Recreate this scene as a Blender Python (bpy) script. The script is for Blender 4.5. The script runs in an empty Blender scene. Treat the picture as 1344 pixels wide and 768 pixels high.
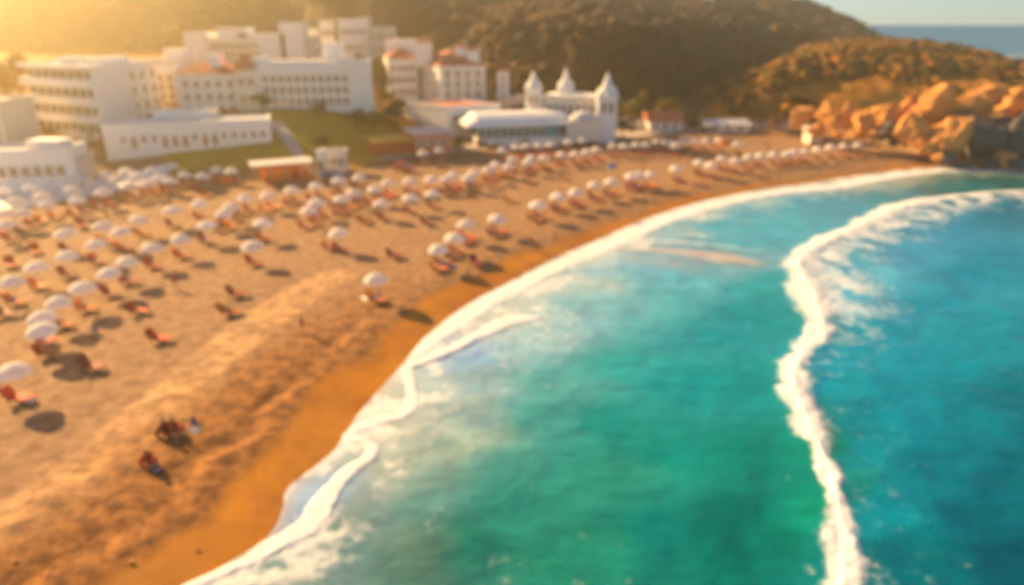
import bpy, bmesh, math, random
import numpy as np
from mathutils import Vector, Matrix
R = math.radians
random.seed(7); RNG = np.random.default_rng(7)
S = bpy.context.scene
COL = S.collection

# ------------------------------------------------------------------ camera
H = 26.0; FPX = 900.0; VH = 33.0
TH = math.atan((384 - VH) / FPX); CT, ST = math.cos(TH), math.sin(TH)
cd = bpy.data.cameras.new('camera'); cam = bpy.data.objects.new('camera', cd); COL.objects.link(cam)
cam.location = (0, 0, H); cam.rotation_euler = (math.pi / 2 - TH, 0, 0)
cd.sensor_width = 36; cd.lens = 36 * FPX / 1344; cd.clip_end = 60000; cd.clip_start = 0.1
cd.dof.use_dof = True; cd.dof.focus_distance = 6.0
APER = 9.3 * 6.0 / FPX                       # aperture diameter in metres: everything past the focus goes soft
cd.dof.aperture_fstop = (cd.lens / 1000) / APER
S.camera = cam
# ------------------------------------------------------------------ light
SUN_AZ = R(-50); SUN_EL = R(23)              # azimuth from +Y, negative = left
SUNV = Vector((math.sin(SUN_AZ) * math.cos(SUN_EL), math.cos(SUN_AZ) * math.cos(SUN_EL), math.sin(SUN_EL)))
sd = bpy.data.lights.new('sun', 'SUN'); sd.energy = 5.0; sd.angle = R(1.0); sd.color = (1, .68, .31)
so = bpy.data.objects.new('sun', sd); COL.objects.link(so)
so.rotation_euler = SUNV.to_track_quat('Z', 'Y').to_euler(); so.location = SUNV * 80
W = bpy.data.worlds.new('World'); S.world = W; W.use_nodes = True
wn = W.node_tree.nodes; wl = W.node_tree.links
sky = wn.new('ShaderNodeTexSky'); sky.sky_type = 'NISHITA'; sky.sun_disc = False
sky.sun_elevation = SUN_EL; sky.sun_rotation = SUN_AZ; sky.dust_density = .25; sky.air_density = .8; sky.ozone_density = 4.5
wl.new(sky.outputs[0], wn['Background'].inputs[0]); wn['Background'].inputs[1].default_value = 0.057
S.view_settings.view_transform = 'Standard'; S.view_settings.look = 'None'; S.view_settings.gamma = 1
S.view_settings.exposure = 1.76; S.view_settings.use_curve_mapping = False
S.render.engine = 'CYCLES'
cy = S.cycles
cy.use_denoising = True
cy.volume_bounces = 1; cy.max_bounces = 5; cy.diffuse_bounces = 3; cy.glossy_bounces = 2; cy.sample_clamp_indirect = 4
HAZE = dict(density=0.0009, aniso=0.86, color=(1.0, .83, .50, 1))

# ------------------------------------------------------------------ projection helpers (photo point -> place on the beach)
def G(u, v, z=0.0):
    k = (v - 384) / FPX; a = (u - 672) / FPX
    dy = CT - k * ST; dz = -ST - k * CT
    t = (z - H) / dz
    return np.array((a * t, dy * t))
def X(u, y, z=4.0): return (u - 672) / FPX * (y * CT + (H - z) * ST)
def Z(v, y):
    k = (v - 384) / FPX
    return H - y * (k * CT + ST) / (CT - k * ST)
def V2(p): return (float(p[0]), float(p[1]))

# ------------------------------------------------------------------ numpy noise
def _hash(i, j, s):
    n = (i * 374761393 + j * 668265263 + s * 982451653) & 0xffffffff
    n = ((n ^ (n >> 13)) * 1274126177) & 0xffffffff
    return ((n ^ (n >> 16)) & 0xffff) / 65535.0
def vnoise(x, y, s=0):
    xi = np.floor(x).astype(np.int64); yi = np.floor(y).astype(np.int64)
    xf = x - xi; yf = y - yi; u = xf * xf * (3 - 2 * xf); v = yf * yf * (3 - 2 * yf)
    a = _hash(xi, yi, s); b = _hash(xi + 1, yi, s); c = _hash(xi, yi + 1, s); d = _hash(xi + 1, yi + 1, s)
    return (a * (1 - u) + b * u) * (1 - v) + (c * (1 - u) + d * u) * v
def fbm(x, y, oct=4, s=0):
    t = 0; amp = .5; tot = 0
    for o in range(oct):
        t = t + amp * vnoise(x, y, s + o); tot += amp; amp *= .5; x = x * 2.03 + 3.1; y = y * 2.03 + 1.7
    return t / tot
def sstep(a, b, x):
    t = np.clip((x - a) / (b - a), 0, 1); return t * t * (3 - 2 * t)
def pdist(px, py, poly, vals=None, closed=False):
    """distance to a polyline, plus the interpolated value and arc position at the nearest point"""
    best = np.full(px.shape, 1e9); val = np.zeros(px.shape); arc = np.zeros(px.shape); side = np.zeros(px.shape)
    n = len(poly); acc = 0.0
    for i in range(n if closed else n - 1):
        a = poly[i]; b = poly[(i + 1) % n]
        ex, ey = b[0] - a[0], b[1] - a[1]; L2 = ex * ex + ey * ey + 1e-9; L = math.sqrt(L2)
        t = np.clip(((px - a[0]) * ex + (py - a[1]) * ey) / L2, 0, 1)
        d = np.hypot(px - a[0] - t * ex, py - a[1] - t * ey)
        m = d < best; best = np.where(m, d, best)
        cr = ex * (py - a[1]) - ey * (px - a[0]); side = np.where(m, np.sign(cr), side)
        if vals is not None: val = np.where(m, vals[i] * (1 - t) + vals[(i + 1) % n] * t, val)
        arc = np.where(m, acc + t * L, arc); acc += L
    return best, val, arc, side
def inside(px, py, poly):
    r = np.zeros(px.shape, bool); n = len(poly); j = n - 1
    for i in range(n):
        xi, yi = poly[i]; xj, yj = poly[j]
        if yi != yj:
            r ^= ((yi > py) != (yj > py)) & (px < (xj - xi) * (py - yi) / (yj - yi) + xi)
        j = i
    return r
def smooth_poly(pts, it=2):
    pts = [tuple(p) for p in pts]
    for _ in range(it):
        q = [pts[0]]
        for a, b in zip(pts[:-1], pts[1:]):
            q.append(tuple(.75 * np.array(a) + .25 * np.array(b))); q.append(tuple(.25 * np.array(a) + .75 * np.array(b)))
        q.append(pts[-1]); pts = q
    return pts

# ------------------------------------------------------------------ object helpers
def tag(o, label=None, cat=None, group=None, kind=None):
    if label: o['label'] = label
    if cat: o['category'] = cat
    if group: o['group'] = group
    if kind: o['kind'] = kind
    return o
def empty(name, loc, rz=0, **k):
    o = bpy.data.objects.new(name, None); COL.objects.link(o); o.location = loc; o.rotation_euler = (0, 0, rz)
    o.empty_display_size = .3
    return tag(o, **k)
def link(name, me, m=None, parent=None, smooth=False):
    if m is not None:
        me.materials.clear()
        for mm in (m if isinstance(m, (list, tuple)) else [m]): me.materials.append(mm)
    if smooth:
        for p in me.polygons: p.use_smooth = True
    o = bpy.data.objects.new(name, me); COL.objects.link(o)
    if parent: o.parent = parent
    return o
class MB:
    def __init__(s): s.v = []; s.f = []; s.mi = []
    def add(s, vs, fs, mi=0):
        n = len(s.v); s.v += [tuple(v) for v in vs]; s.f += [tuple(i + n for i in f) for f in fs]; s.mi += [mi] * len(fs); return s
    def box(s, c, d, rz=0, mi=0, mat=None):
        c = Vector(c); hx, hy, hz = d[0] / 2, d[1] / 2, d[2] / 2
        m = Matrix.Rotation(rz, 3, 'Z') if mat is None else mat
        vs = [c + m @ Vector((x * hx, y * hy, z * hz)) for x in (-1, 1) for y in (-1, 1) for z in (-1, 1)]
        return s.add(vs, [(0, 1, 3, 2), (4, 6, 7, 5), (0, 4, 5, 1), (2, 3, 7, 6), (0, 2, 6, 4), (1, 5, 7, 3)], mi)
    def prism(s, poly, z0, z1, mi=0, z1s=None):
        n = len(poly); a = sum(poly[i][0] * poly[(i + 1) % n][1] - poly[(i + 1) % n][0] * poly[i][1] for i in range(n))
        if a < 0: poly = list(poly)[::-1]
        vs = [(p[0], p[1], z0) for p in poly] + [(p[0], p[1], z1) for p in poly]
        fs = [tuple(range(n))[::-1], tuple(range(n, 2 * n))] + [(i, (i + 1) % n, n + (i + 1) % n, n + i) for i in range(n)]
        return s.add(vs, fs, mi)
    def tube(s, p0, p1, r0, r1=None, n=8, mi=0, cap=True):
        r1 = r0 if r1 is None else r1; p0 = Vector(p0); p1 = Vector(p1); d = (p1 - p0).normalized()
        u = d.orthogonal().normalized(); w = d.cross(u)
        vs = []
        for p, r in ((p0, r0), (p1, r1)):
            for i in range(n):
                a = 2 * math.pi * i / n; vs.append(p + (u * math.cos(a) + w * math.sin(a)) * r)
        fs = [(i, (i + 1) % n, n + (i + 1) % n, n + i) for i in range(n)]
        if cap: fs += [tuple(range(n))[::-1], tuple(range(n, 2 * n))]
        return s.add(vs, fs, mi)
    def lathe(s, prof, n=16, c=(0, 0, 0), mi=0):
        vs = []; fs = []
        for r, z in prof:
            for i in range(n):
                a = 2 * math.pi * i / n; vs.append((c[0] + r * math.cos(a), c[1] + r * math.sin(a), c[2] + z))
        for k in range(len(prof) - 1):
            for i in range(n):
                j = (i + 1) % n; fs.append((k * n + i, k * n + j, (k + 1) * n + j, (k + 1) * n + i))
        return s.add(vs, fs, mi)
    def mesh(s, name='m'):
        me = bpy.data.meshes.new(name); me.from_pydata(s.v, [], s.f)
        for p, i in zip(me.polygons, s.mi): p.material_index = i
        me.update(); return me
    def build(s, name, m, parent=None, smooth=False): return link(name, s.mesh(name), m, parent, smooth)

# ------------------------------------------------------------------ materials
def nt(name):
    m = bpy.data.materials.new(name); m.use_nodes = True; t = m.node_tree; return m, t.nodes, t.links, t.nodes['Principled BSDF']
def mat(name, c, rough=.7, var=.12, scale=3.0, bump=.0, metal=0, coord='Object', spec=.3, rnd=0.0):
    m, N, L, B = nt(name)
    tc = N.new('ShaderNodeTexCoord'); nz = N.new('ShaderNodeTexNoise'); nz.inputs['Scale'].default_value = scale; nz.inputs['Detail'].default_value = 4
    L.new(tc.outputs[coord], nz.inputs['Vector'])
    mx = N.new('ShaderNodeMix'); mx.data_type = 'RGBA'
    mx.inputs['A'].default_value = (c[0] * (1 - var), c[1] * (1 - var), c[2] * (1 - var), 1)
    mx.inputs['B'].default_value = (min(1, c[0] * (1 + var)), min(1, c[1] * (1 + var)), min(1, c[2] * (1 + var)), 1)
    L.new(nz.outputs[0], mx.inputs['Factor'])
    out = mx.outputs['Result']
    if rnd:
        oi = N.new('ShaderNodeObjectInfo'); hs = N.new('ShaderNodeHueSaturation')
        mr = N.new('ShaderNodeMapRange'); mr.inputs['To Min'].default_value = 1 - rnd; mr.inputs['To Max'].default_value = 1 + rnd
        L.new(oi.outputs['Random'], mr.inputs['Value']); L.new(mr.outputs[0], hs.inputs['Value']); L.new(out, hs.inputs['Color']); out = hs.outputs[0]
    L.new(out, B.inputs['Base Color'])
    B.inputs['Roughness'].default_value = rough; B.inputs['Metallic'].default_value = metal; B.inputs['Specular IOR Level'].default_value = spec
    if bump:
        bp = N.new('ShaderNodeBump'); bp.inputs['Strength'].default_value = bump; bp.inputs['Distance'].default_value = .05
        L.new(nz.outputs[0], bp.inputs['Height']); L.new(bp.outputs[0], B.inputs['Normal'])
    return m
M = dict(
    white=mat('white_plaster', (.86, .79, .67), .8, .05, .5, .1),
    cream=mat('cream_plaster', (.78, .67, .51), .8, .07, .5, .1),
    pink=mat('pinkish_plaster', (.60, .46, .38), .8, .07, .5),
    brown=mat('red_brown_boards', (.62, .15, .05), .7, .15, 2),
    tile=mat('red_roof_tiles', (.50, .15, .065), .75, .18, 4, .3),
    glass=mat('window_glass', (.30, .22, .14), .15, .2, 1, spec=.6),
    teal=mat('teal_glass', (.03, .16, .17), .2, .2, 1, spec=.6),
    teal_b=mat('bright_teal_panel', (.02, .30, .32), .3, .1, 1),
    curtain=mat('orange_curtain', (.45, .20, .08), .8, .1, 3),
    shade=mat('painted_recess_shade', (.20, .14, .09), .8, .1, 1),  # dark tone painted as the shade inside openings
    robe_r=mat('red_robe_cloth', (.45, .03, .012), .85, .1, 5, .2), robe_d=mat('dark_red_robe_cloth', (.20, .018, .012), .85, .1, 5, .2),
    towel_g=mat('grey_blue_towel', (.16, .18, .24), .9, .1, 6, .2), roof=mat('flat_roof_membrane', (.55, .52, .48), .8, .06, .6),
    canvas=mat('white_parasol_canvas', (.90, .86, .78), .75, .04, 2, rnd=.06),
    canvas_o=mat('orange_parasol_canvas', (.75, .22, .02), .75, .05, 2),
    canvas_b=mat('blue_parasol_canvas', (.02, .25, .55), .75, .05, 2),
    pole=mat('pale_metal_pole', (.45, .42, .38), .4, .05, 2, spec=.5),
    red=mat('red_sling_fabric', (.62, .048, .010), .7, .1, 3, rnd=.2),
    orange=mat('orange_sling_fabric', (.80, .19, .02), .7, .1, 3, rnd=.2),
    maroon=mat('maroon_sling_fabric', (.30, .03, .015), .7, .1, 3, rnd=.2),
    frame=mat('brown_wood_frame', (.16, .065, .03), .6, .15, 5),
    skin=mat('warm_skin', (.50, .24, .13), .55, .06, 4, rnd=.15),  # one warm skin tone, varied a little per person
    hair=mat('dark_hair', (.035, .02, .012), .6, .2, 20),
    swim_r=mat('red_swimwear', (.45, .03, .02), .7, .1, 4), swim_b=mat('blue_swimwear', (.04, .08, .30), .7, .1, 4),
    swim_k=mat('black_swimwear', (.02, .02, .025), .7, .1, 4), swim_w=mat('white_swimwear', (.7, .68, .62), .7, .1, 4),
    swim_o=mat('orange_swimwear', (.6, .16, .03), .7, .1, 4),
    towel_b=mat('blue_towel', (.05, .12, .50), .9, .1, 6, .2), towel_w=mat('white_towel', (.78, .74, .68), .9, .05, 6, .2),
    bark=mat('bark', (.10, .06, .035), .9, .25, 5, .4),
    carred=mat('red_car_paint', (.55, .04, .015), .3, .03, 1, spec=.6), carblue=mat('blue_grey_car_paint', (.17, .21, .33), .3, .03, 1, spec=.6),
    tyre=mat('tyre_rubber', (.03, .03, .03), .8, .1, 5), lamp=mat('headlight_glass', (.7, .68, .6), .15, .03, 2), rim=mat('wheel_rim', (.5, .5, .5), .35, .05, 3, .0, .8),
    lawn=mat('lawn_grass', (.40, .24, .012), .9, .35, .22, .4), path=mat('pinkish_paving', (.52, .40, .31), .85, .10, .8, .1),
    plaza=mat('pale_plaza_paving', (.78, .70, .63), .85, .08, .4, .1),
    yellow=mat('yellow_green_roof', (.62, .32, .03), .8, .15, 1),
)

def thin_cloth(m, f=.5):
    N, L = m.node_tree.nodes, m.node_tree.links; B = N['Principled BSDF']; t = N.new('ShaderNodeBsdfTranslucent'); ms = N.new('ShaderNodeMixShader'); ms.inputs[0].default_value = f
    L.new(B.inputs['Base Color'].links[0].from_socket, t.inputs[0]); L.new(B.outputs[0], ms.inputs[1]); L.new(t.outputs[0], ms.inputs[2]); L.new(ms.outputs[0], N['Material Output'].inputs['Surface'])
for k in ('canvas', 'canvas_o', 'canvas_b'): thin_cloth(M[k])

# ------------------------------------------------------------------ the lie of the land
SHORE_PX = [(150, 840), (255, 768), (300, 738), (345, 712), (365, 688), (371, 658), (377, 640), (400, 622), (430, 600), (452, 572), (464, 550), (490, 520),
            (520, 487), (535, 470), (560, 440), (590, 415), (620, 395), (660, 375), (700, 353), (740, 333), (780, 317), (830, 294), (870, 279), (920, 264),
            (960, 256), (1000, 248), (1040, 243), (1080, 238), (1120, 231), (1170, 224), (1230, 219), (1290, 217), (1344, 222)]
WL = -.5
SHORE = smooth_poly([V2(G(u, v, WL)) for u, v in SHORE_PX], 1)
SHORE = [(-28, 4), (-22, 16)] + SHORE + [(122, 133), (165, 140), (230, 160), (275, 210), (262, 300), (235, 380), (275, 450), (300, 530), (240, 600), (100, 660), (-300, 680)]
LAND = SHORE + [(-900, 690), (-900, -60), (-28, -60)]
FOOT = [V2(G(u, v)) for u, v in [(905, 172), (960, 170), (1010, 172), (1060, 170), (1120, 176), (1170, 190), (1225, 210), (1290, 216), (1344, 219)]]
HILL = FOOT + [(122, 136), (165, 143), (228, 164), (270, 212), (258, 298), (225, 340), (180, 385), (140, 380), (100, 320), (66, 238), (54, 200)]
YF_X = [-400, -150, -90, -40, -5, 20, 50, 75, 110, 200]; YF_Y = [330, 300, 285, 255, 215, 200, 212, 265, 310, 350]

def land_height(x, y):
    """heights of the dry ground and the beach slope"""
    ins = inside(x, y, LAND)
    d, _, _, _ = pdist(x, y, SHORE); d = np.where(ins, d, -d)
    near = sstep(140, 100, y)
    undul = (fbm(x / 5, y / 5, 4, 11) - .5) * .35 * sstep(4, 14, d)
    dd0 = d + (fbm(x / 3.0, y / 3.0, 3, 5) - .5) * .5
    beach = np.minimum(WL + np.where(d > 0, .085 * d, .10 * d), 0)
    beach = np.maximum(beach, -4) + undul * .6
    # the berm: a low scarp between the wet slope and the dry sand
    beach = beach - .20 * np.exp(-((d - 6.2 - 1.2 * fbm(x / 4, y / 4, 2, 31)) / 1.0) ** 2) * sstep(70, 45, y) * sstep(18, 30, y)
    sL = sstep(-4, -48, x)
    A = sL * np.interp(y - 15 * sstep(-48, -30, x), [121, 155, 230, 300], [0, 7.6, 12.0, 15]) + (1 - sL) * np.interp(y, [168, 215], [0, 3.5])
    yf = np.interp(x, YF_X, YF_Y)
    dn = (fbm(x / 40, y / 40, 4, 3) - .5)
    df = y - yf + dn * 18 + 10 * np.sin(x / 13.0) * sstep(0, 40, y - yf)
    B = np.interp(df, [0, 22, 50, 240, 420], [0, 20, 22.5, 44, 48])
    coast = sstep(2, 62, d) * np.interp(x / (y + 1), [.30, .40, .455, .51, .59, .66], [1.10, .98, .80, .60, .42, .25]) * np.interp(x / (y + 1), [-.7, -.12, .06, .25], [1.05, 1.1, 1.0, 1.0])
    B = B * coast * (1 + dn * .25)
    ih = inside(x, y, HILL); dh, _, _, _ = pdist(x, y, HILL, closed=True); dh = np.where(ih, dh, 0)
    dh = dh + (fbm(x / 22, y / 22, 4, 8) - .5) * 16 * sstep(3, 15, dh)
    C = np.interp(dh, [0, 8, 22, 38, 62, 90], [0, 6, 13.0, 18.5, 23.5, 25])
    C = C * np.interp(x / (y + 1), [.2, .34, .44, .54, .62, .70, .9], [.93, .88, .82, .69, .55, .42, .34])
    rough = (fbm(x / 7, y / 7, 4, 21) - .5) * 3.0 * sstep(2, 14, B + C)
    h = beach * (1 - sstep(.0, 1.0, A + B + C)) + A
    h = h + np.maximum(B, C) + rough
    h = np.where(d < 0, np.maximum(-4, WL + .10 * d), h)
    return h, d, A, B, C, dh
def hgt(x, y):
    r = land_height(np.array([float(x)]), np.array([float(y)])); return float(r[0][0])

def fan(ys, s0, s1, ns):
    """a sheet of rows at growing distances; rows get wider with distance"""
    s = np.linspace(s0, s1, ns); YY, SS = np.meshgrid(ys, s, indexing='ij'); XX = SS * (YY + 10)
    return XX, YY
def sheet(name, XX, YY, ZZ, attrs, m):
    nr, nc = XX.shape
    me = bpy.data.meshes.new(name); nv = nr * nc; nf = (nr - 1) * (nc - 1)
    me.vertices.add(nv); me.vertices.foreach_set('co', np.stack([XX, YY, ZZ], -1).astype(np.float32).ravel())
    i = np.arange(nr - 1)[:, None] * nc + np.arange(nc - 1)[None]; q = np.stack([i, i + 1, i + nc + 1, i + nc], -1).reshape(-1)
    me.loops.add(nf * 4); me.loops.foreach_set('vertex_index', q.astype(np.int32))
    me.polygons.add(nf); me.polygons.foreach_set('loop_start', np.arange(nf, dtype=np.int32) * 4)
    me.polygons.foreach_set('use_smooth', np.ones(nf, bool)); me.update(calc_edges=True)
    for k, v in attrs.items():
        if v.ndim == 2: a = me.attributes.new(k, 'FLOAT', 'POINT'); a.data.foreach_set('value', v.astype(np.float32).ravel())
        else:
            a = me.attributes.new(k, 'FLOAT_COLOR', 'POINT')
            a.data.foreach_set('color', np.concatenate([v, np.ones(v.shape[:2] + (1,))], -1).astype(np.float32).ravel())
    o = link(name, me, m); o['kind'] = 'structure'; return o

# ground material: dry sand, trodden light sand, wet sand, scrub earth, all by place on the land
def srgb(c): 
    c = np.array(c, float) / 255; return np.where(c < .04045, c / 12.92, ((c + .055) / 1.055) ** 2.4)
def attr(N, n, t='GEOMETRY'):
    a = N.new('ShaderNodeAttribute'); a.attribute_type = 'GEOMETRY'; a.attribute_name = n; return a
def ground_material():
    m, N, L, B = nt('sand_and_earth')
    tc = N.new('ShaderNodeTexCoord')
    def noise(s, d=4, r=.55):
        n = N.new('ShaderNodeTexNoise'); n.inputs['Scale'].default_value = s; n.inputs['Detail'].default_value = d; n.inputs['Roughness'].default_value = r
        L.new(tc.outputs['Object'], n.inputs['Vector']); return n
    def ramp(src, p0, c0, p1, c1):
        r = N.new('ShaderNodeValToRGB'); r.color_ramp.elements[0].position = p0; r.color_ramp.elements[1].position = p1
        r.color_ramp.elements[0].color = (*c0, 1); r.color_ramp.elements[1].color = (*c1, 1); L.new(src, r.inputs[0]); return r.outputs[0]
    def mix(f, a, b):
        x = N.new('ShaderNodeMix'); x.data_type = 'RGBA'; L.new(f, x.inputs['Factor']); L.new(a, x.inputs['A']); L.new(b, x.inputs['B']); return x.outputs['Result']
    n1 = noise(.9, 6, .62); n2 = noise(.16, 4)
    dry = ramp(n1.outputs[0], .36, (.19, .103, .056), .64, (.365, .213, .11))
    track = ramp(n1.outputs[0], .36, (.29, .155, .072), .60, (.60, .35, .155))
    coarse = ramp(n1.outputs[0], .40, (.12, .046, .014), .63, (.345, .138, .032))
    wet = ramp(n2.outputs[0], .35, (.28, .092, .002), .65, (.44, .165, .003))
    base = mix(attr(N, 'track').outputs['Fac'], dry, track)
    base = mix(attr(N, 'coarse').outputs['Fac'], base, coarse)
    base = mix(attr(N, 'wet').outputs['Fac'], base, wet)
    n3 = noise(.05, 6, .6)
    r = N.new('ShaderNodeValToRGB'); cr = r.color_ramp; L.new(n3.outputs[0], r.inputs[0])
    cr.elements[0].position = .36; cr.elements[0].color = (.07, .045, .010, 1); cr.elements[1].position = .66; cr.elements[1].color = (.56, .21, .02, 1)
    e = cr.elements.new(.50); e.color = (.26, .115, .018, 1)
    r2 = ramp(n3.outputs[0], .36, (.035, .026, .012), .66, (.10, .050, .018))  # darker earth for the far hills: hillside shade painted into the colour
    hillc = mix(attr(N, 'shade_tone').outputs['Fac'], r.outputs[0], r2)
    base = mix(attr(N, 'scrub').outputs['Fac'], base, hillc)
    L.new(base, B.inputs['Base Color'])
    mr = N.new('ShaderNodeMapRange'); mr.inputs['To Min'].default_value = .9; mr.inputs['To Max'].default_value = .55; L.new(attr(N, 'wet').outputs['Fac'], mr.inputs['Value']); L.new(mr.outputs[0], B.inputs['Roughness'])
    B.inputs['Specular IOR Level'].default_value = .08
    bp = N.new('ShaderNodeBump'); bp.inputs['Strength'].default_value = .55; bp.inputs['Distance'].default_value = .2
    bn = noise(2.2, 6, .65); inv = N.new('ShaderNodeMath'); inv.operation = 'SUBTRACT'; inv.inputs[0].default_value = 1; L.new(attr(N, 'wet').outputs['Fac'], inv.inputs[1])
    mu = N.new('ShaderNodeMath'); mu.operation = 'MULTIPLY'; L.new(inv.outputs[0], mu.inputs[0]); L.new(bn.outputs[0], mu.inputs[1])
    L.new(mu.outputs[0], bp.inputs['Height']); L.new(bp.outputs[0], B.inputs['Normal'])
    return m
ys = np.concatenate([np.linspace(-40, 12, 14)[:-1], np.geomspace(22, 180, 430) - 10, np.geomspace(181, 690, 300) - 10])
GX, GY = fan(ys, -1.15, 1.0, 560)
GX = np.clip(GX, -690, 690); GX = np.where(GY < 0, np.linspace(-1, .6, 560)[None] * 60, GX)
gh, gd, gA, gB, gC, gdh = land_height(GX, GY)
wet_w = 3.9 + 4.2 * (fbm(GX / 6, GY / 6, 3, 40) - .5) - 2.2 * sstep(60, 130, GY)
wet = sstep(wet_w + .8, wet_w - .8, gd)
wet = wet * (.72 + .28 * sstep(.3, .6, fbm(GX / 2.5 + GY / 6, GY / 2.5, 4, 44)))
TR = smooth_poly([V2(G(u, v)) for u, v in [(-140, 760), (0, 700), (120, 620), (210, 540), (270, 480), (330, 430), (385, 395), (440, 362)]], 2)
td, _, tarc, _ = pdist(GX, GY, TR); tw = 1.1 + 1.5 * fbm(GX / 6, GY / 6, 3, 50)
track = sstep(tw + 1.1, tw - .2, td) * (.35 + .65 * sstep(.35, .6, fbm(GX / 2.2, GY / 2.2, 3, 77)))
inland, _, _, _ = pdist(GX, GY, TR)
coarse = sstep(15.5, 9, gd + 3 * (fbm(GX / 5, GY / 5, 3, 60) - .5)) * sstep(90, 45, GY)
coarse = np.clip(np.maximum(coarse * .9, .28 * sstep(13, 8, gd)), 0, 1)
scrub = sstep(.3, 1.6, gB + gC + .9 * sstep(158, 175, GY) * sstep(30, 0, GX) + gA * .35 * sstep(136, 146, GY))
# lumps in the coarse sand at the near end
gh = gh + coarse * (1 - wet) * (fbm(GX / .9, GY / .9, 3, 90) - .5) * .15 * sstep(60, 35, GY)
gh = gh - .0
ground = sheet('ground', GX, GY, gh, dict(wet=wet, track=track, coarse=coarse, scrub=scrub, shade_tone=sstep(.5, 3, gB - gC)), ground_material())

# ------------------------------------------------------------------ the sea
def water_material():
    m, N, L, B = nt('sea_water')
    geo = N.new('ShaderNodeNewGeometry')
    def noise(s, d=4, r=.55, sx=1):
        mp = N.new('ShaderNodeMapping'); mp.inputs['Scale'].default_value = (1, sx, 1); L.new(geo.outputs['Position'], mp.inputs['Vector'])
        n = N.new('ShaderNodeTexNoise'); n.inputs['Scale'].default_value = s; n.inputs['Detail'].default_value = d; n.inputs['Roughness'].default_value = r
        L.new(mp.outputs[0], n.inputs['Vector']); return n.outputs[0]
    def math_(op, a, b=None, c=None):
        n = N.new('ShaderNodeMath'); n.operation = op
        for i, q in enumerate((a, b, c)):
            if q is None: continue
            if isinstance(q, (int, float)): n.inputs[i].default_value = q
            else: L.new(q, n.inputs[i])
        return n.outputs[0]
    f = attr(N, 'foam').outputs['Fac']; body = attr(N, 'body').outputs['Color']
    nn = noise(1.3, 5, .65)
    k = math_('MULTIPLY_ADD', math_('SUBTRACT', nn, .5), 1.1, f)
    mr = N.new('ShaderNodeMapRange'); mr.interpolation_type = 'SMOOTHSTEP'; mr.inputs['From Min'].default_value = .22; mr.inputs['From Max'].default_value = .92; L.new(k, mr.inputs['Value'])
    foam = math_('MULTIPLY', mr.outputs[0], math_('MINIMUM', math_('MULTIPLY', f, 6.0), 1.0))
    n2 = noise(.22, 4, .6, 1.8)
    mr2 = N.new('ShaderNodeMapRange'); mr2.inputs['From Min'].default_value = .3; mr2.inputs['From Max'].default_value = .7; mr2.inputs['To Min'].default_value = .86; mr2.inputs['To Max'].default_value = 1.16; L.new(n2, mr2.inputs['Value'])
    vm = N.new('ShaderNodeVectorMath'); vm.operation = 'SCALE'; L.new(body, vm.inputs[0]); L.new(mr2.outputs[0], vm.inputs['Scale'])
    mx = N.new('ShaderNodeMix'); mx.data_type = 'RGBA'; L.new(foam, mx.inputs['Factor']); L.new(vm.outputs[0], mx.inputs['A']); mx.inputs['B'].default_value = (.70, .68, .66, 1)
    L.new(mx.outputs['Result'], B.inputs['Base Color'])
    mr3 = N.new('ShaderNodeMapRange'); mr3.inputs['To Min'].default_value = .16; mr3.inputs['To Max'].default_value = .85; L.new(foam, mr3.inputs['Value']); L.new(mr3.outputs[0], B.inputs['Roughness'])
    B.inputs['IOR'].default_value = 1.33; B.inputs['Specular IOR Level'].default_value = .14
    wv = math_('ADD', noise(.5, 5, .6, 1.6), math_('MULTIPLY', foam, .25))
    bp = N.new('ShaderNodeBump'); bp.inputs['Strength'].default_value = .30; bp.inputs['Distance'].default_value = .5; L.new(wv, bp.inputs['Height']); L.new(bp.outputs[0], B.inputs['Normal'])
    return m
ys = np.concatenate([np.linspace(-38, 12, 10)[:-1], np.geomspace(22, 210, 640) - 10, np.geomspace(212, 700, 90) - 10])
WX, WY = fan(ys, -.62, 1.25, 620)
WX = np.where(WY < 0, np.linspace(-.62, 1.25, 620)[None] * 60, WX)
wd, _, _, _ = pdist(WX, WY, SHORE[:-4]); wd = np.where(inside(WX, WY, LAND), -wd, wd)      # >0 out to sea
def gpoly(px, it=2, z=WL):
    a = [(*G(u, v, z), w) for u, v, w in px]; a = smooth_poly(a, it); return [(p[0], p[1]) for p in a], [p[2] for p in a]
def strip(px, soft=.35, jitter=.8, s=1, it=2, sc=1.6, wk=1.0):
    pl, w = gpoly(px, it); w = [q * wk for q in w]; d, wv, arc, side = pdist(WX, WY, pl, w)
    d = d + (fbm(WX / sc, WY / sc, 4, s) - .5) * jitter * 2 * np.minimum(1, wv)
    return sstep(wv * (1 + soft), wv * (1 - soft), d), d, wv, side
# the swash line: a thin bright ribbon wandering in front of the wet sand
ribbon, _, _, _ = strip([(180, 800, .30), (262, 765, .35), (300, 748, .35), (330, 735, .45), (375, 707, .65), (405, 690, .8), (425, 660, .75), (437, 640, .55), (455, 620, .55), (485, 602, .42), (491, 588, .40),
                         (478, 578, .35), (453, 575, .35), (470, 563, .40), (499, 553, .42), (530, 545, .45), (543, 532, .42), (541, 510, .38), (533, 485, .36), (548, 465, .55), (570, 445, .75), (600, 425, 1.0),
                         (640, 398, 1.0), (680, 378, 1.1), (715, 358, 1.1), (755, 340, 1.3), (800, 322, 1.4), (840, 303, 1.3), (880, 287, 1.2), (925, 273, 1.2), (965, 262, 1.2), (1007, 254, 1.4), (1050, 250, 1.1), (1100, 245, 1.5),
                         (1150, 234, 1.6), (1200, 227, 1.4), (1260, 222, 1.1), (1344, 226, .9)], .3, .45, 2)
lip, _, _, _ = strip([(545, 480, .35), (590, 462, .5), (630, 440, .7), (660, 425, 1.0), (690, 418, .8), (708, 418, .3)], .5, .5, 4)
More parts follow.
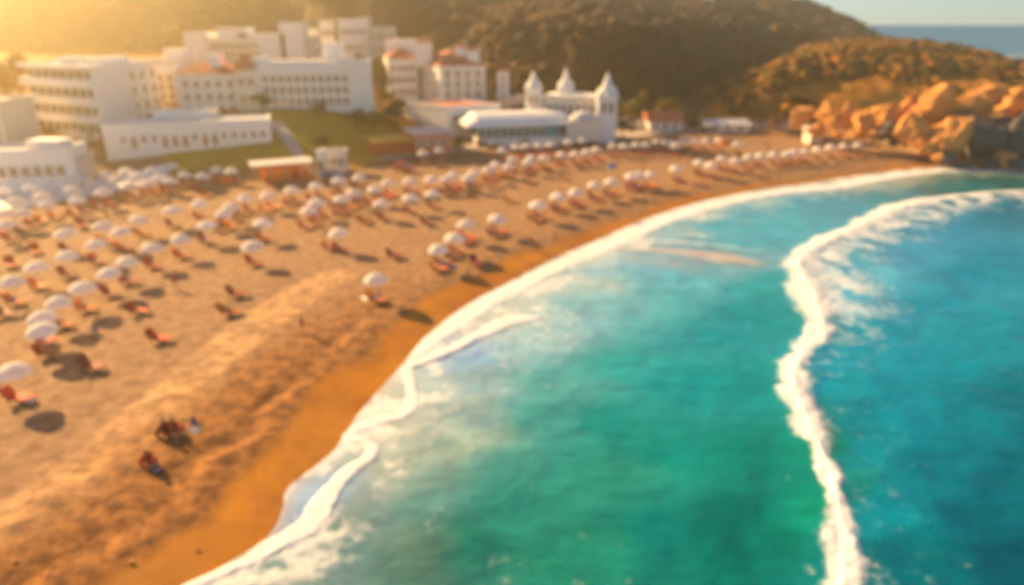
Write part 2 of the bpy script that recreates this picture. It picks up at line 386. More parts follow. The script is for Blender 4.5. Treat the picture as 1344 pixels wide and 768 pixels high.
arc1, _, _, _ = strip([(800, 322, .9), (850, 316, .8), (900, 318, .6), (950, 322, .4), (1000, 330, .2)], .7, .3, 6)
bar, _, _, _ = strip([(790, 329, .25), (850, 327, .7), (900, 331, 1.3), (940, 337, 1.8), (975, 343, 1.3), (1000, 347, .4)], .6, .3, 7)
wash = sstep(9, 1, wd + (fbm(WX / 3.5, WY / 3.5, 4, 9) - .5) * 9)
BR = [(1420, 250, .7), (1344, 252, .8), (1300, 254, .9), (1250, 259, 1.2), (1205, 266, 1.8), (1165, 276, 2.0), (1140, 290, 1.4), (1115, 303, 1.3), (1080, 317, 1.2), (1052, 332, 1.3), (1042, 348, 1.5), (1052, 366, 1.7), (1066, 388, 1.9), (1073, 410, 1.6),
      (1078, 432, 1.1), (1064, 450, .8), (1046, 470, .9), (1036, 495, 1.0), (1042, 522, 1.1), (1056, 552, 1.2), (1070, 582, 1.05), (1080, 606, .45), (1090, 632, .55), (1096, 660, .45), (1103, 690, .75), (1106, 725, .9), (1102, 768, .8), (1095, 860, .8)]
breaker, bd, bw, bside = strip(BR, .8, 1.0, 12, 2, 2.0, 1.08)
breaker = breaker * (.62 + .6 * fbm(WX / 1.4, WY / 1.4, 4, 13))
pl, w = gpoly(BR, 2); bd0, _, _, bs0 = pdist(WX, WY, pl, w)
sea_side = bs0 > 0
# churned lace behind the breaker, out to sea
yfac = sstep(45, 75, WY) * sstep(150, 110, WY)
seaward = np.where((WX > 0) & (bs0 > 0), bd0, 99)
lace = sstep(15, 1, seaward) * (.30 + .70 * yfac) * .80 * (.4 + .9 * fbm(WX / 3, WY / 3, 3, 15))
lace = np.where(fbm(WX / 2.0, WY / 2.0, 5, 16) > .40, lace, lace * .35)
# milky strands in the trough
strand = sstep(.60, .78, fbm(WX / 5, WY / 9, 5, 17)) * .35 * sstep(30, 5, wd)
foam = np.clip(np.maximum.reduce([ribbon, lip, arc1 * .6, breaker]), 0, 1)
fl = wash * .70 * (.25 + .75 * sstep(.38, .60, fbm(WX / 2.5, WY / 2.5, 5, 19)))
mid = np.exp(-((WX - G(690, 440)[0]) / 8.0) ** 2 - ((WY - G(690, 420)[1]) / 13.0) ** 2) * .40 * (.5 + fbm(WX / 3, WY / 3, 4, 33)); fl = np.maximum(fl, mid)
foam = np.clip(np.maximum.reduce([foam, fl, lace, strand]), 0, 1)
specks = np.zeros_like(foam)
for u, v, r in [(1230, 607, .22), (1217, 607, .15), (1184, 693, .25), (1040, 720, .2), (1034, 629, .18), (1140, 540, .3), (1152, 562, .3), (760, 762, .35), (827, 763, .3), (1060, 749, .4), (1138, 528, .25), (940, 488, .2), (1125, 512, .3), (1105, 545, .2), (815, 715, .3), (760, 700, .4), (700, 640, .3)]:
    c = G(u, v, WL); specks = np.maximum(specks, sstep(r * 1.5, r * .6, np.hypot(WX - c[0], WY - c[1])))
foam = np.maximum(foam, specks * .30)
# the water colour: depth, sand in suspension, painted blue shade under the foam lip
SAMP = [((388, 655), (150, 178, 200)), ((605, 458), (125, 168, 195)), ((255, 760), (165, 150, 125)), ((400, 745), (150, 150, 130)), ((470, 690), (115, 135, 120)), ((560, 640), (110, 145, 125)), ((600, 560), (150, 165, 150)), ((640, 500), (175, 185, 172)), ((700, 440), (190, 197, 182)), ((780, 400), (165, 192, 178)),
        ((560, 720), (95, 120, 95)), ((640, 700), (45, 130, 100)), ((640, 600), (90, 155, 130)), ((700, 560), (85, 160, 135)), ((700, 660), (55, 145, 115)), ((720, 500), (110, 170, 148)), ((790, 560), (25, 148, 125)), ((800, 620), (60, 155, 120)), ((760, 720), (45, 140, 105)),
        ((850, 700), (5, 128, 108)), ((950, 700), (0, 112, 92)), ((1030, 700), (0, 128, 100)), ((880, 600), (10, 145, 120)), ((980, 600), (0, 138, 112)), ((900, 500), (5, 155, 140)), ((1000, 500), (0, 152, 135)), ((830, 480), (60, 165, 145)), ((950, 420), (5, 152, 142)), ((1020, 420), (0, 150, 135)),
        ((860, 400), (110, 178, 165)), ((900, 370), (130, 188, 180)), ((1000, 380), (50, 165, 150)), ((820, 350), (170, 195, 190)), ((940, 338), (190, 168, 152)), ((870, 330), (175, 178, 172)), ((860, 305), (125, 180, 175)), ((930, 300), (105, 180, 175)), ((1010, 300), (100, 182, 176)), ((1000, 270), (85, 172, 174)), ((1080, 265), (75, 165, 168)),
        ((1140, 250), (70, 150, 145)), ((1230, 240), (62, 125, 112)), ((1320, 238), (58, 108, 95)), ((1060, 600), (0, 140, 105)), ((1075, 660), (5, 150, 110)), ((1130, 600), (0, 150, 152)), ((1150, 680), (0, 150, 150)), ((1160, 560), (0, 145, 150)), ((1100, 480), (0, 160, 165)), ((1150, 440), (20, 155, 160)),
        ((1110, 370), (110, 185, 190)), ((1130, 400), (110, 185, 195)), ((1200, 330), (70, 160, 175)), ((1200, 400), (20, 150, 158)), ((1250, 290), (60, 150, 165)), ((1320, 280), (30, 130, 142)), ((1300, 350), (12, 145, 155)), ((1300, 430), (5, 145, 148)), ((1220, 480), (0, 148, 152)),
        ((1250, 560), (0, 128, 132)), ((1330, 520), (0, 118, 120)), ((1200, 620), (0, 118, 125)), ((1260, 680), (0, 106, 112)), ((1330, 620), (0, 112, 116)), ((1320, 740), (0, 88, 95)), ((1180, 740), (0, 120, 118)), ((1344, 230), (50, 100, 90)), ((1420, 300), (20, 130, 140)),
        ((1250, 60), (18, 92, 135)), ((1340, 45), (20, 95, 140)), ((1200, 36), (25, 105, 145))]
pu = np.array([G(*s[0], WL) for s in SAMP]); pc = np.array([srgb(s[1]) for s in SAMP])
lu = np.stack([pu[:, 0] / (pu[:, 1] + 3), np.log(pu[:, 1] + 3)], -1)
qx = WX / (np.abs(WY) + 3); qy = np.log(np.abs(WY) + 3)
num = np.zeros(WX.shape + (3,)); den = np.zeros(WX.shape)
wob = (fbm(WX / 6, WY / 6, 3, 70) - .5) * .12
for (a, b), c in zip(lu, pc):
    w_ = 1 / (((qx + wob - a) ** 2 + ((qy - b + wob) * 1.1) ** 2) + .0008) ** 1.9
    num += w_[..., None] * c; den += w_
WATER_GAIN = .68
body = num / den[..., None] * WATER_GAIN * np.array((.50, .96, 1.46))
sandc = np.array((.47, .37, .30))
thin = np.clip(sstep(1.3, .0, wd) * .55 + bar * .75, 0, 1)[..., None]
milky = (sstep(13, 0, wd + (fbm(WX / 5, WY / 5, 4, 91) - .5) * 12) * .62 * sstep(24, 46, WY))[..., None]
body = body * (1 - milky) + np.array((.58, .56, .47)) * milky
body = body * (1 - thin) + sandc * thin
wz = WL + (fbm(WX / 4.5, WY / 7, 3, 25) - .5) * .35 * sstep(1, 9, wd) + (fbm(WX / 1.3, WY / 1.6, 3, 26) - .5) * .08 * sstep(.5, 4, wd)
wz += .12 * np.exp(-(bd0 / 1.5) ** 2) * (bw > 0) * np.clip(bw, .3, 1.2) + breaker * (fbm(WX / .7, WY / .7, 3, 27) - .3) * .25
wz += .12 * np.exp(-(np.minimum(seaward, 50) / 5.0) ** 2) * (seaward < 90)
wz += .10 * ribbon * fbm(WX / .5, WY / .5, 3, 28) + .12 * lip
wz = np.where(WY > 220, WL, wz)
WX = np.clip(WX, -300, 690); 
water = sheet('sea', WX, WY, wz, dict(foam=foam, body=body), water_material())

# ------------------------------------------------------------------ lawn, paths, plaza laid on the land
def drape(name, px, m, lift=.05, step=1.5, zref=None, world=None):
    poly = world or [V2(p) for p in px]
    P = np.array(poly); x0, y0 = P.min(0); x1, y1 = P.max(0)
    bm = bmesh.new(); f = bm.faces.new([bm.verts.new((p[0], p[1], 0)) for p in poly])
    for ax, lo, hi in ((0, x0, x1), (1, y0, y1)):
        n = int((hi - lo) / step)
        for i in range(1, n + 1):
            co = [0, 0, 0]; co[ax] = lo + i * step; no = [0, 0, 0]; no[ax] = 1
            bmesh.ops.bisect_plane(bm, geom=bm.verts[:] + bm.edges[:] + bm.faces[:], plane_co=co, plane_no=no)
    xy = np.array([(v.co.x, v.co.y) for v in bm.verts]); hz = land_height(xy[:, 0], xy[:, 1])[0]
    for v, z in zip(bm.verts, hz): v.co.z = z + lift
    bmesh.ops.recalc_face_normals(bm, faces=bm.faces[:])
    if sum(f.normal.z for f in bm.faces) < 0: bmesh.ops.reverse_faces(bm, faces=bm.faces[:])
    me = bpy.data.meshes.new(name); bm.to_mesh(me); bm.free()
    return link(name, me, m, smooth=True)
def xy(u, y, z=0): return (X(u, y, z), y)
LAWN = [xy(225, 124.5, .5), xy(300, 126, .8), xy(400, 126.5, 1), xy(478, 134, 1), xy(530, 152, 5), xy(560, 158, 6), xy(500, 163, 8), xy(330, 158, 8), xy(210, 132, 2.5)]
tag(drape('lawn', None, M['lawn'], .22, 2.0, world=LAWN), kind='structure')
tag(drape('path', None, M['path'], .34, 1.5, world=[xy(404, 126, 1), xy(418, 126, 1), xy(372, 150, 6), xy(350, 150, 6)]), kind='structure')
tag(drape('plaza', None, M['plaza'], .16, 2.0, world=[V2(G(-160, 278)), V2(G(20, 276)), V2(G(120, 258)), V2(G(215, 240)), V2(G(232, 226)), (X(140, 122), 122), (X(0, 118), 118), (X(-160, 116), 116)]), kind='structure')
tag(drape('promenade', None, M['path'], .16, 3.0, world=[V2(G(420, 222)), V2(G(560, 208)), V2(G(640, 197)), V2(G(760, 187)), V2(G(900, 178)), V2(G(1040, 174)), V2(G(1040, 170)), V2(G(900, 171)), V2(G(810, 177)), V2(G(640, 190)), V2(G(500, 204)), V2(G(425, 214))]), kind='structure')


far = MB(); q = 60
xs = np.linspace(-60000, 60000, q + 1)
rows = [701 + 59000 * (k / 30) ** 3 for k in range(31)]
vs = [(x, y, WL) for y in rows for x in xs]
far.add(vs, [(j * (q + 1) + i, j * (q + 1) + i + 1, (j + 1) * (q + 1) + i + 1, (j + 1) * (q + 1) + i) for j in range(30) for i in range(q)])
fo = far.build('open_sea', None); fo['kind'] = 'structure'
fo.data.materials.append(mat('deep_sea_water', (.003, .14, .36), .8, .15, .0006, 0, spec=.0))
side = MB(); sx = [701 + 59000 * (k / 30) ** 3 for k in range(31)]; sy = [-60 + 760 * k / 12 for k in range(13)]
side.add([(x, y, WL) for y in sy for x in sx], [(j * 31 + i, j * 31 + i + 1, (j + 1) * 31 + i + 1, (j + 1) * 31 + i) for j in range(12) for i in range(30)])
s2 = side.build('open_sea', None); s2['kind'] = 'structure'; s2.data.materials.append(fo.data.materials[0])
# ------------------------------------------------------------------ haze
hm = bpy.data.materials.new('sea_haze'); hm.use_nodes = True; hN = hm.node_tree.nodes; hN.remove(hN['Principled BSDF'])
pv = hN.new('ShaderNodeVolumePrincipled'); pv.inputs['Color'].default_value = HAZE['color']; pv.inputs['Density'].default_value = HAZE['density']; pv.inputs['Anisotropy'].default_value = HAZE['aniso']
hm.node_tree.links.new(pv.outputs[0], hN['Material Output'].inputs['Volume'])
hx = MB(); hx.box((0, 325, 52.5), (1399, 749, 117)); haze = hx.build('haze', hm); haze['kind'] = 'stuff'

# ------------------------------------------------------------------ buildings
def wallgrid(par, a, b, z0, z1, rows, cols, w, h, m, frame=None, x0=.06, x1=.94, y0=.1, y1=.92, name='window', skip=()):
    """windows let into the facade that runs from a to b (outward normal on the right hand of a->b)"""
    a = Vector((a[0], a[1], 0)); b = Vector((b[0], b[1], 0)); e = b - a; L = e.length; e.normalize(); n = Vector((e.y, -e.x, 0)); rz = math.atan2(e.y, e.x)
    for r in range(rows):
        for c in range(cols):
            if (r, c) in skip: continue
            t = x0 + (x1 - x0) * (c + .5) / cols; zc = z0 + (z1 - z0) * (y0 + (y1 - y0) * (r + .5) / rows)
            p = a + e * (L * t) + n * .02
            q = MB(); q.box((0, 0, 0), (w, .10, h)); o = q.build(name, M[m], par); o.location = (p.x - par.location.x, p.y - par.location.y, zc - par.location.z); o.rotation_euler = (0, 0, rz)
            if frame:
                q = MB(); t_ = .12
                for sx in (-1, 1): q.box((sx * (w / 2 + t_ / 2), -.05, 0), (t_, .22, h + 2 * t_))
                q.box((0, -.05, h / 2 + t_ / 2 ), (w, .22, t_)); q.box((0, -.08, -h / 2 - t_ / 2), (w, .3, t_))
                f = q.build('frame', M[frame], o)
def part(name, mb, m, par):
    """mb in world coordinates -> child of par"""
    o = mb.build(name, M[m] if isinstance(m, str) else m, par); o.location = -Vector(par.location); return o
def off(poly, d):
    P = [Vector((p[0], p[1])) for p in poly]; c = sum(P, Vector((0, 0))) / len(P)
    return [tuple(c + (p - c) * (1 + d / (p - c).length)) for p in P]
def quad(K, A, B): return [tuple(K), tuple(B), (A[0] + B[0] - K[0], A[1] + B[1] - K[1]), tuple(A)]
def block(name, label, poly, z0, z1, wm='white', roof='flat', rm='roof', par=None, rh=1.8, cat='building', group=None, over=.35, parapet=True):
    c = np.mean(np.array(poly), 0)
    root = empty(name, (c[0], c[1], z0), label=label, cat=cat, group=group) if par is None else par
    w = MB(); w.prism(poly, z0 - 6 if par is None else z0, z1); part('wall', w, wm, root)
    if roof == 'flat':
        r = MB(); r.prism(off(poly, -.25), z1 + .01, z1 + .12)
        part('roof', r, rm, root)
        if parapet:
            p = MB(); n = len(poly); o_ = off(poly, .12); i_ = off(poly, -.25)
            for k in range(n):
                p.prism([o_[k], o_[(k + 1) % n], i_[(k + 1) % n], i_[k]], z1 - .25, z1 + .55)
            part('parapet', p, wm, root)
    elif roof == 'hip':
        o_ = off(poly, over * 2); P = [Vector(p) for p in o_]
        l1 = (P[1] - P[0]).length; l2 = (P[2] - P[1]).length
        if l1 >= l2: m0 = (P[0] + P[3]) / 2; m1 = (P[1] + P[2]) / 2; d = (m1 - m0).normalized() * min(l2 / 2, l1 * .45); r0, r1 = m0 + d, m1 - d; fs = [(0, 1, 5, 4), (1, 2, 5), (2, 3, 4, 5), (3, 0, 4)]
        else: m0 = (P[0] + P[1]) / 2; m1 = (P[3] + P[2]) / 2; d = (m1 - m0).normalized() * min(l1 / 2, l2 * .45); r0, r1 = m0 + d, m1 - d; fs = [(0, 1, 4), (1, 2, 5, 4), (2, 3, 5), (3, 0, 4, 5)]
        r = MB(); r.add([(p.x, p.y, z1 + .02) for p in P] + [(r0.x, r0.y, z1 + rh), (r1.x, r1.y, z1 + rh)], fs + [(3, 2, 1, 0)]); part('roof', r, rm, root)
    return root
def topz(v, y): return Z(v, y)

# B1: four-storey white block with balcony bands
K = (X(133, 140, 10), 140); Lc = (X(44, 150, 10), 150); Rc = (X(213, 163, 10), 163); z0 = hgt(*K); z1 = Z(90, 140)
P_ = quad(K, Lc, Rc)
b = block('apartment_block', 'white four-storey block with long balcony bands beside the plaza', P_, z0 - 2, z1)
kv, lv = Vector((*K, 0)), Vector((*Lc, 0)); e = (lv - kv).normalized(); n = Vector((e.y, -e.x, 0)); n = -n if n.y > 0 else n
fh = (z1 - z0) / 4
for r in range(4):
    zc = z0 + fh * (r + .62)
    q = MB(); mid = kv + (lv - kv) * .52; q.box((mid.x + n.x * .02, mid.y + n.y * .02, zc), ((lv - kv).length * .93, .12, fh * .44), math.atan2(e.y, e.x)); bo = part('balcony_opening', q, 'shade', b)  # solid dark band standing for the shade behind each balcony
    for t in (.12, .24, .36, .48, .60, .72, .84): p = kv + (lv - kv) * t; q = MB(); q.box((p.x + n.x * .2, p.y + n.y * .2, zc), (.25, .5, fh * .44), math.atan2(e.y, e.x)); part('partition', q, 'cream', b)
    q = MB(); q.box((mid.x + n.x * .6, mid.y + n.y * .6, z0 + fh * (r + .17)), ((lv - kv).length * 1.02, 1.3, fh * .40), math.atan2(e.y, e.x)); part('balcony', q, 'white', b)
q = MB(); q.box((mid.x + n.x * .5, mid.y + n.y * .5, z1 + .2), ((lv - kv).length * 1.03, 1.5, .7), math.atan2(e.y, e.x)); part('cornice', q, 'white', b)
wallgrid(b, K, Rc, z0, z1, 4, 3, 1.5, 1.7, 'glass', 'cream', .46, .98, .08, .95)
for (t, s_, w_, h_) in ((.15, .5, 5, 1.6), (.45, .5, 4, 1.3), (.7, .4, 3.5, 1.5)):
    c = kv + (lv - kv) * t + (Vector((*Rc, 0)) - kv) * s_; q = MB(); q.box((c.x, c.y, z1 + h_ / 2 + .1), (w_, 4, h_), .2); part('roof_hut', q, 'white', b)
# B2: low front wing
A = (X(142, 130, 2), 130); B_ = (X(357, 139, 4), 139); dirv = Vector((B_[0] - A[0], B_[1] - A[1])); nv = Vector((-dirv.y, dirv.x)).normalized() * 9.0
zA = Z(207, 130); zt = Z(168, 130)
P_ = [A, B_, (B_[0] + nv.x, B_[1] + nv.y), (A[0] + nv.x, A[1] + nv.y)]
b = block('low_wing', 'long single-storey white wing with orange curtained doors above the lawn', P_, zA, zt)
wallgrid(b, A, B_, zA, zt, 1, 15, .95, 2.1, 'curtain', 'white', .08, .98, .12, .78, 'door', [(0, 0), (0, 2), (0, 3), (0, 7), (0, 10), (0, 11), (0, 13), (0, 14), (0, 12)])
wallgrid(b, A, B_, zA, zt, 1, 15, .8, 1.2, 'glass', 'white', .08, .98, .3, .85, 'window', [(0, 1), (0, 4), (0, 5), (0, 6), (0, 8), (0, 9)])
A2 = (X(205, 141, 6), 141); B2 = (X(277, 143, 6), 143)
b = block('roof_terrace_room', 'plain white flat box set behind the long low wing', [A2, B2, (B2[0], 148), (A2[0], 147)], 4, Z(150, 141))
# B3: three-storey with red roof
def simple(name, label, u0, u1, y, vtop, vbase, depth, rows=0, cols=0, ang=0.0, roof='flat', wm='white', rm='tile', win=(1.2, 1.5), side=None, rh=2.2, wmat='glass', z0=None, cat='building', frame='cream'):
    a = Vector((X(u0, y, 8), y)); b2 = Vector((X(u1, y, 8), y + ang)); e = b2 - a; n = Vector((-e.y, e.x)).normalized()
    c = b2 + n * depth; d = a + n * depth
    zb = Z(vbase, y) if z0 is None else z0; zt = Z(vtop, y)
    r = block(name, label, [tuple(a), tuple(b2), tuple(c), tuple(d)], zb, zt, wm, roof, rm if roof == 'hip' else 'roof', rh=rh, cat=cat)
    if rows: wallgrid(r, a, b2, zb, zt, rows, cols, win[0], win[1], wmat, frame)
    if side:
        if side[0] == 'L': wallgrid(r, d, a, zb, zt, rows, side[1], win[0], win[1], wmat, frame)
        else: wallgrid(r, b2, c, zb, zt, rows, side[1], win[0], win[1], wmat, frame)
    return r, [tuple(a), tuple(b2), tuple(c), tuple(d)], zb, zt
b, p, zb, zt = simple('town_house', 'three-storey white house with a red hipped roof behind the low wing', 237, 314, 160, 98, 158, 14, 3, 5, 2, 'hip', side=('L', 3), rh=3.0)
q = MB(); q.box((X(288, 165, 14), 165, zt + 2.4), (2.6, 2.6, 3.6)); part('stair_tower', q, 'white', b)
b, p, zb, zt = simple('narrow_house', 'cream house wedged between the balcony block and the red-roofed house', 208, 235, 168, 92, 150, 12, 4, 2, 1)
b, p, zb, zt = simple('upper_house', 'cream flat-roofed house showing above the balcony block', 190, 250, 182, 82, 110, 10, 1, 4, 1, wm='cream')
q = MB(); q.box((X(232, 184, 16), 186, zt + 1.6), (5, 5, 3)); part('stair_tower', q, 'white', b)
# B4: school-like block
b, p, zb, zt = simple('long_hotel', 'long white three-storey hotel with rows of small windows above the lawn', 340, 466, 162, 92, 146, 13, 3, 11, 2, win=(1.1, 1.4), side=('L', 4))
q = MB(); pp = off(p, -.8); q.prism([pp[0], pp[1], tuple(Vector(pp[1]) + (Vector(pp[2]) - Vector(pp[1])) * .55), tuple(Vector(pp[0]) + (Vector(pp[3]) - Vector(pp[0])) * .55)], zt, zt + 1.9); part('penthouse', q, 'white', b)
q = MB(); a_ = Vector(p[0]); b_ = Vector(p[1]); e = (b_ - a_); n_ = Vector((-e.y, e.x)).normalized()
A_, B2_ = a_ + e * .06 + n_ * .3, b_ - e * .02 + n_ * .3
q.add([(A_.x, A_.y, zt + .3), (B2_.x, B2_.y, zt + .3), (B2_.x + n_.x * 3, B2_.y + n_.y * 3, zt + 2.0), (A_.x + n_.x * 3, A_.y + n_.y * 3, zt + 2.0), (A_.x, A_.y, zt + .1), (B2_.x, B2_.y, zt + .1), (B2_.x + n_.x * 3, B2_.y + n_.y * 3, zt + .1), (A_.x + n_.x * 3, A_.y + n_.y * 3, zt + .1)], [(0, 1, 2, 3), (0, 4, 5, 1), (1, 5, 6, 2), (3, 7, 4, 0), (2, 6, 7, 3)])
part('tiled_canopy', q, 'tile', b)
for u_, w_, h_ in ((343, 3.0, 2.6), (455, 3.0, 2.6)):
    q = MB(); q.box((X(u_, 164, 15), 164.5, zt + h_ / 2), (w_, 3, h_)); part('gable', q, 'white', b)
q = MB(); q.box((X(438, 170, 17), 171, zt + 3.6), (4.2, 4, 3.8)); part('stair_tower', q, 'white', b)
simple('hotel_annex', 'plain white annex at the right end of the long hotel', 467, 490, 166, 83, 140, 9, 0, 0, 1)
b, p, zb, zt = simple('cream_side_house', 'cream house with an orange roof left of the long hotel', 314, 339, 160, 92, 146, 14, 2, 2, 1, 'hip', wm='cream', rh=3.4)
# B5: hotel behind
b, p, zb, zt = simple('hill_hotel', 'hazy cream hotel with two square towers high behind the other buildings', 276, 404, 225, 52, 92, 14, 3, 14, 2, wm='cream', win=(1.5, 1.5))
for u_, w_, vt in ((265, 7.5, 42), (388, 7.0, 29), (312, 9, 36), (350, 14, 44)):
    q = MB(); zt2 = Z(vt, 228); q.box((X(u_, 229, 18), 230, (zt2 + zb) / 2), (w_, 8, zt2 - zb)); part('tower', q, 'white', b)
# B6: distant small blocks
for nm, lb, u0, u1, y, vt in (('hill_house', 'small hazy white house just right of the hill hotel tower', 410, 424, 238, 40, ), ('hill_villa', 'pale villa behind the small hazy white house', 426, 443, 256, 29), ('stepped_house', 'stepped pale house, tallest of those right of the hill hotel', 449, 486, 256, 27),
                              ('hillside_house', 'low cream house at the right end of the hill houses', 488, 522, 262, 37)):
    b, p, zb, zt = simple(nm, lb, u0, u1, y, vt, 78, 9, 2, 3 if u1 - u0 < 25 else 5, 1, wm='cream' if 'cream' in lb else 'white', win=(1.3, 1.4))
    if nm == 'stepped_house': q = MB(); q.box((X(476, y, 20), y + 3, zt - .5), (5, 5, 3)); part('roof_hut', q, 'white', b)
# B7: hotel with red roofs
K = (X(577, 188, 12), 188); A = (X(548, 203, 12), 203); B_ = (X(637, 193, 12), 193); zb = Z(137, 188); zt = Z(87, 188)
P_ = quad(K, A, B_)
b = block('red_roofed_hotel', 'tall white hotel with steep red roofs and small turrets', P_, zb, zt, 'white', 'hip', 'tile', rh=3.6)
wallgrid(b, K, B_, zb, zt, 3, 4, 1.3, 2.0, 'glass', 'cream'); wallgrid(b, A, K, zb, zt, 3, 4, 1.0, 1.6, 'glass', 'cream')
for u_, y_, w_, vt in ((557, 198, 4.2, 58), (607, 196, 3.6, 64), (622, 194.5, 3.2, 68)):
    z_ = Z(vt, y_); q = MB(); q.box((X(u_, y_, 16), y_, (z_ + zt) / 2), (w_, w_, z_ - zt + 1)); q2 = part('turret', q, 'white', b)
    q = MB(); r_ = w_ * .62; cx, cy_ = X(u_, y_, 16), y_
    q.add([(cx - r_, cy_ - r_, z_ + .52), (cx + r_, cy_ - r_, z_ + .52), (cx + r_, cy_ + r_, z_ + .52), (cx - r_, cy_ + r_, z_ + .52), (cx, cy_, z_ + 1.8)], [(0, 1, 4), (1, 2, 4), (2, 3, 4), (3, 0, 4), (3, 2, 1, 0)]); part('turret_roof', q, 'tile', b)
b, p, zb, zt = simple('hotel_side_wing', 'pinkish three-storey wing with red gabled top left of the red-roofed hotel', 511, 548, 196, 77, 134, 12, 3, 4, 2, 'hip', win=(1.2, 1.4), rh=2.6, wm='white')
q = MB(); q.box((X(527, 204, 18), 206, zt + 2.6), (8.5, 4, 4.4)); part('stair_tower', q, 'white', b)
# B8: low corner building
K = (X(589, 166, 2), 166); A = (X(531, 178, 2), 178); B_ = (X(657, 172, 2), 172); zb = Z(178, 166); zt = Z(143, 166)
b = block('corner_hall', 'low white hall with a plain sunlit side wall and reddish flat roof', quad(K, A, B_), zb, zt, 'white', 'flat', 'tile')
wallgrid(b, K, B_, zb, zt, 1, 6, 1.2, 1.2, 'glass', 'cream', y0=.35)
# B18 slim tower
b, p, zb, zt = simple('slim_tower', 'slim white tower with a small red cap between hotel and spires', 653, 668, 190, 94, 135, 3.2, 3, 1, 0, 'hip', win=(.8, 1.4), rh=.9)
simple('stepped_terrace_house', 'low pinkish house stepping down beside the first spire', 655, 690, 184, 131, 150, 8, 1, 3, 1, wm='pink')
# B9 glass pavilion
b = empty('glass_pavilion', (X(690, 158, 1), 158, Z(190, 158)), label='glass-fronted seafront pavilion with a curved white roof', cat='building')
A = Vector((X(622, 156, 2), 156)); B_ = Vector((X(752, 162, 2), 162)); e = B_ - A; Ln = e.length; e.normalize(); n = Vector((-e.y, e.x)); zb = Z(193, 156); z1 = Z(168, 156); z2 = Z(149, 159)
def rect(a, L_, d0, d1): return [tuple(a + n * d0), tuple(a + e * L_ + n * d0), tuple(a + e * L_ + n * d1), tuple(a + n * d1)]
q = MB(); q.prism(rect(A + e * 1, Ln - 2, .6, 11), zb - 1, zb + 1.7); part('base_wall', q, 'white', b)
q = MB(); q.prism(rect(A + e * 1.4, Ln - 2.8, 1.0, 10.6), zb + 1.72, z1); gl = part('glazing', q, 'teal', b)
k_ = int(Ln / 1.9)
for i in range(k_ + 1): p = A + e * (1.2 + (Ln - 2.4) * i / k_) + n * .9; q = MB(); q.box((p.x, p.y, (zb + 1.7 + z1) / 2), (.16, .16, z1 - zb - 1.72), math.atan2(e.y, e.x)); part('mullion', q, 'white', b)
q = MB(); p = A + e * (Ln * .80) + n * .85; q.box((p.x, p.y, z1 - 1.1), (2.6, .2, 2.0), math.atan2(e.y, e.x)); part('bright_panel', q, 'teal_b', b)
for t in (.0, .07, .80, 1.0): pass
q = MB(); prof = [(-.6, 0), (-.2, .75), (1.0, 1.7), (3, 2.5), (6, 2.9), (9, 2.6), (11.5, 1.6), (12, 0)]; ns = len(prof); vs = []
hh = (z2 - z1) / 2.9
for L_, ins in ((-1.5, .35), (1.2, 1.0), (Ln - 1.2, 1.0), (Ln + 1.5, .35)):
    for d_, z_ in prof: pnt = A + e * L_ + n * (d_ if ins == 1 else 5.7 + (d_ - 5.7) * .85); vs.append((pnt.x, pnt.y, z1 + z_ * hh * ins + .02))
fs = [(k * ns + i, k * ns + i + 1, (k + 1) * ns + i + 1, (k + 1) * ns + i) for k in range(3) for i in range(ns - 1)]
fs += [tuple(range(ns))[::-1], tuple(range(3 * ns, 4 * ns)), tuple(k * ns for k in range(4)), tuple(k * ns + ns - 1 for k in (3, 2, 1, 0))]
q.add(vs, fs); part('curved_roof', q, 'white', b)
# B10 spired building
z0 = Z(181, 163)
b = empty('spired_hall', (X(748, 170, 3), 172, z0), label='white hall with three pointed spires standing behind the beach', cat='building')
q = MB(); a = Vector((X(712, 171, 5), 171)); c = Vector((X(786, 166, 5), 166)); e2 = (c - a).normalized(); n2 = Vector((-e2.y, e2.x)); zt = Z(129, 168)
pl_ = [tuple(a), tuple(c), tuple(c + n2 * 9), tuple(a + n2 * 9)]
q.prism(pl_, z0 - 2, zt); part('wall', q, 'cream', b)
q = MB(); q.prism(off(pl_, .35), zt + .01, zt + .45); part('cornice', q, 'white', b)
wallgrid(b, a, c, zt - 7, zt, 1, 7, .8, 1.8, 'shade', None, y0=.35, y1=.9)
def spire(u, y, w, vs_, vt, base, par):
    x = X(u, y, 8); zs = Z(vs_, y); zt_ = Z(vt, y); c = (x, y)
    q = MB(); q.prism([(x - w, y - w * .8), (x + w * .9, y - w), (x + w, y + w * .8), (x - w * .9, y + w)], base, zs); t = part('tower', q, 'white', par)
    q = MB(); q.prism([(x - w * 1.12, y - w * .9), (x + w, y - w * 1.1), (x + w * 1.12, y + w * .9), (x - w, y + w * 1.1)], zs + .01, zs + .5); o = q.build('ledge', M['white'], t)
    q = MB(); hh_ = zt_ - zs
    q.lathe([(w * 1.05, zs + .52), (w * .80, zs + hh_ * .14), (w * .60, zs + hh_ * .34), (w * .40, zs + hh_ * .58), (w * .17, zs + hh_ * .84), (0.02, zt_)], 8, (x, y, 0)); o = q.build('pointed_roof', M['white'], t)
    for k in range(4):
        a_ = math.pi / 4 + k * math.pi / 2; q = MB(); px_, py_ = x + w * .98 * math.cos(a_) * 1.1, y + w * .98 * math.sin(a_) * 1.1
        q.lathe([(w * .20, zs + .52), (w * .18, zs + hh_ * .2), (0.01, zs + hh_ * .42)], 6, (px_, py_, 0)); q.build('pinnacle', M['white'], t)
    for k in (-1, 1):
        q = MB(); q.box((x + k * w * .35, y - w * .98, zs - 2.2), (w * .3, .22, 2.2)); q.build('window', M['shade'], t)
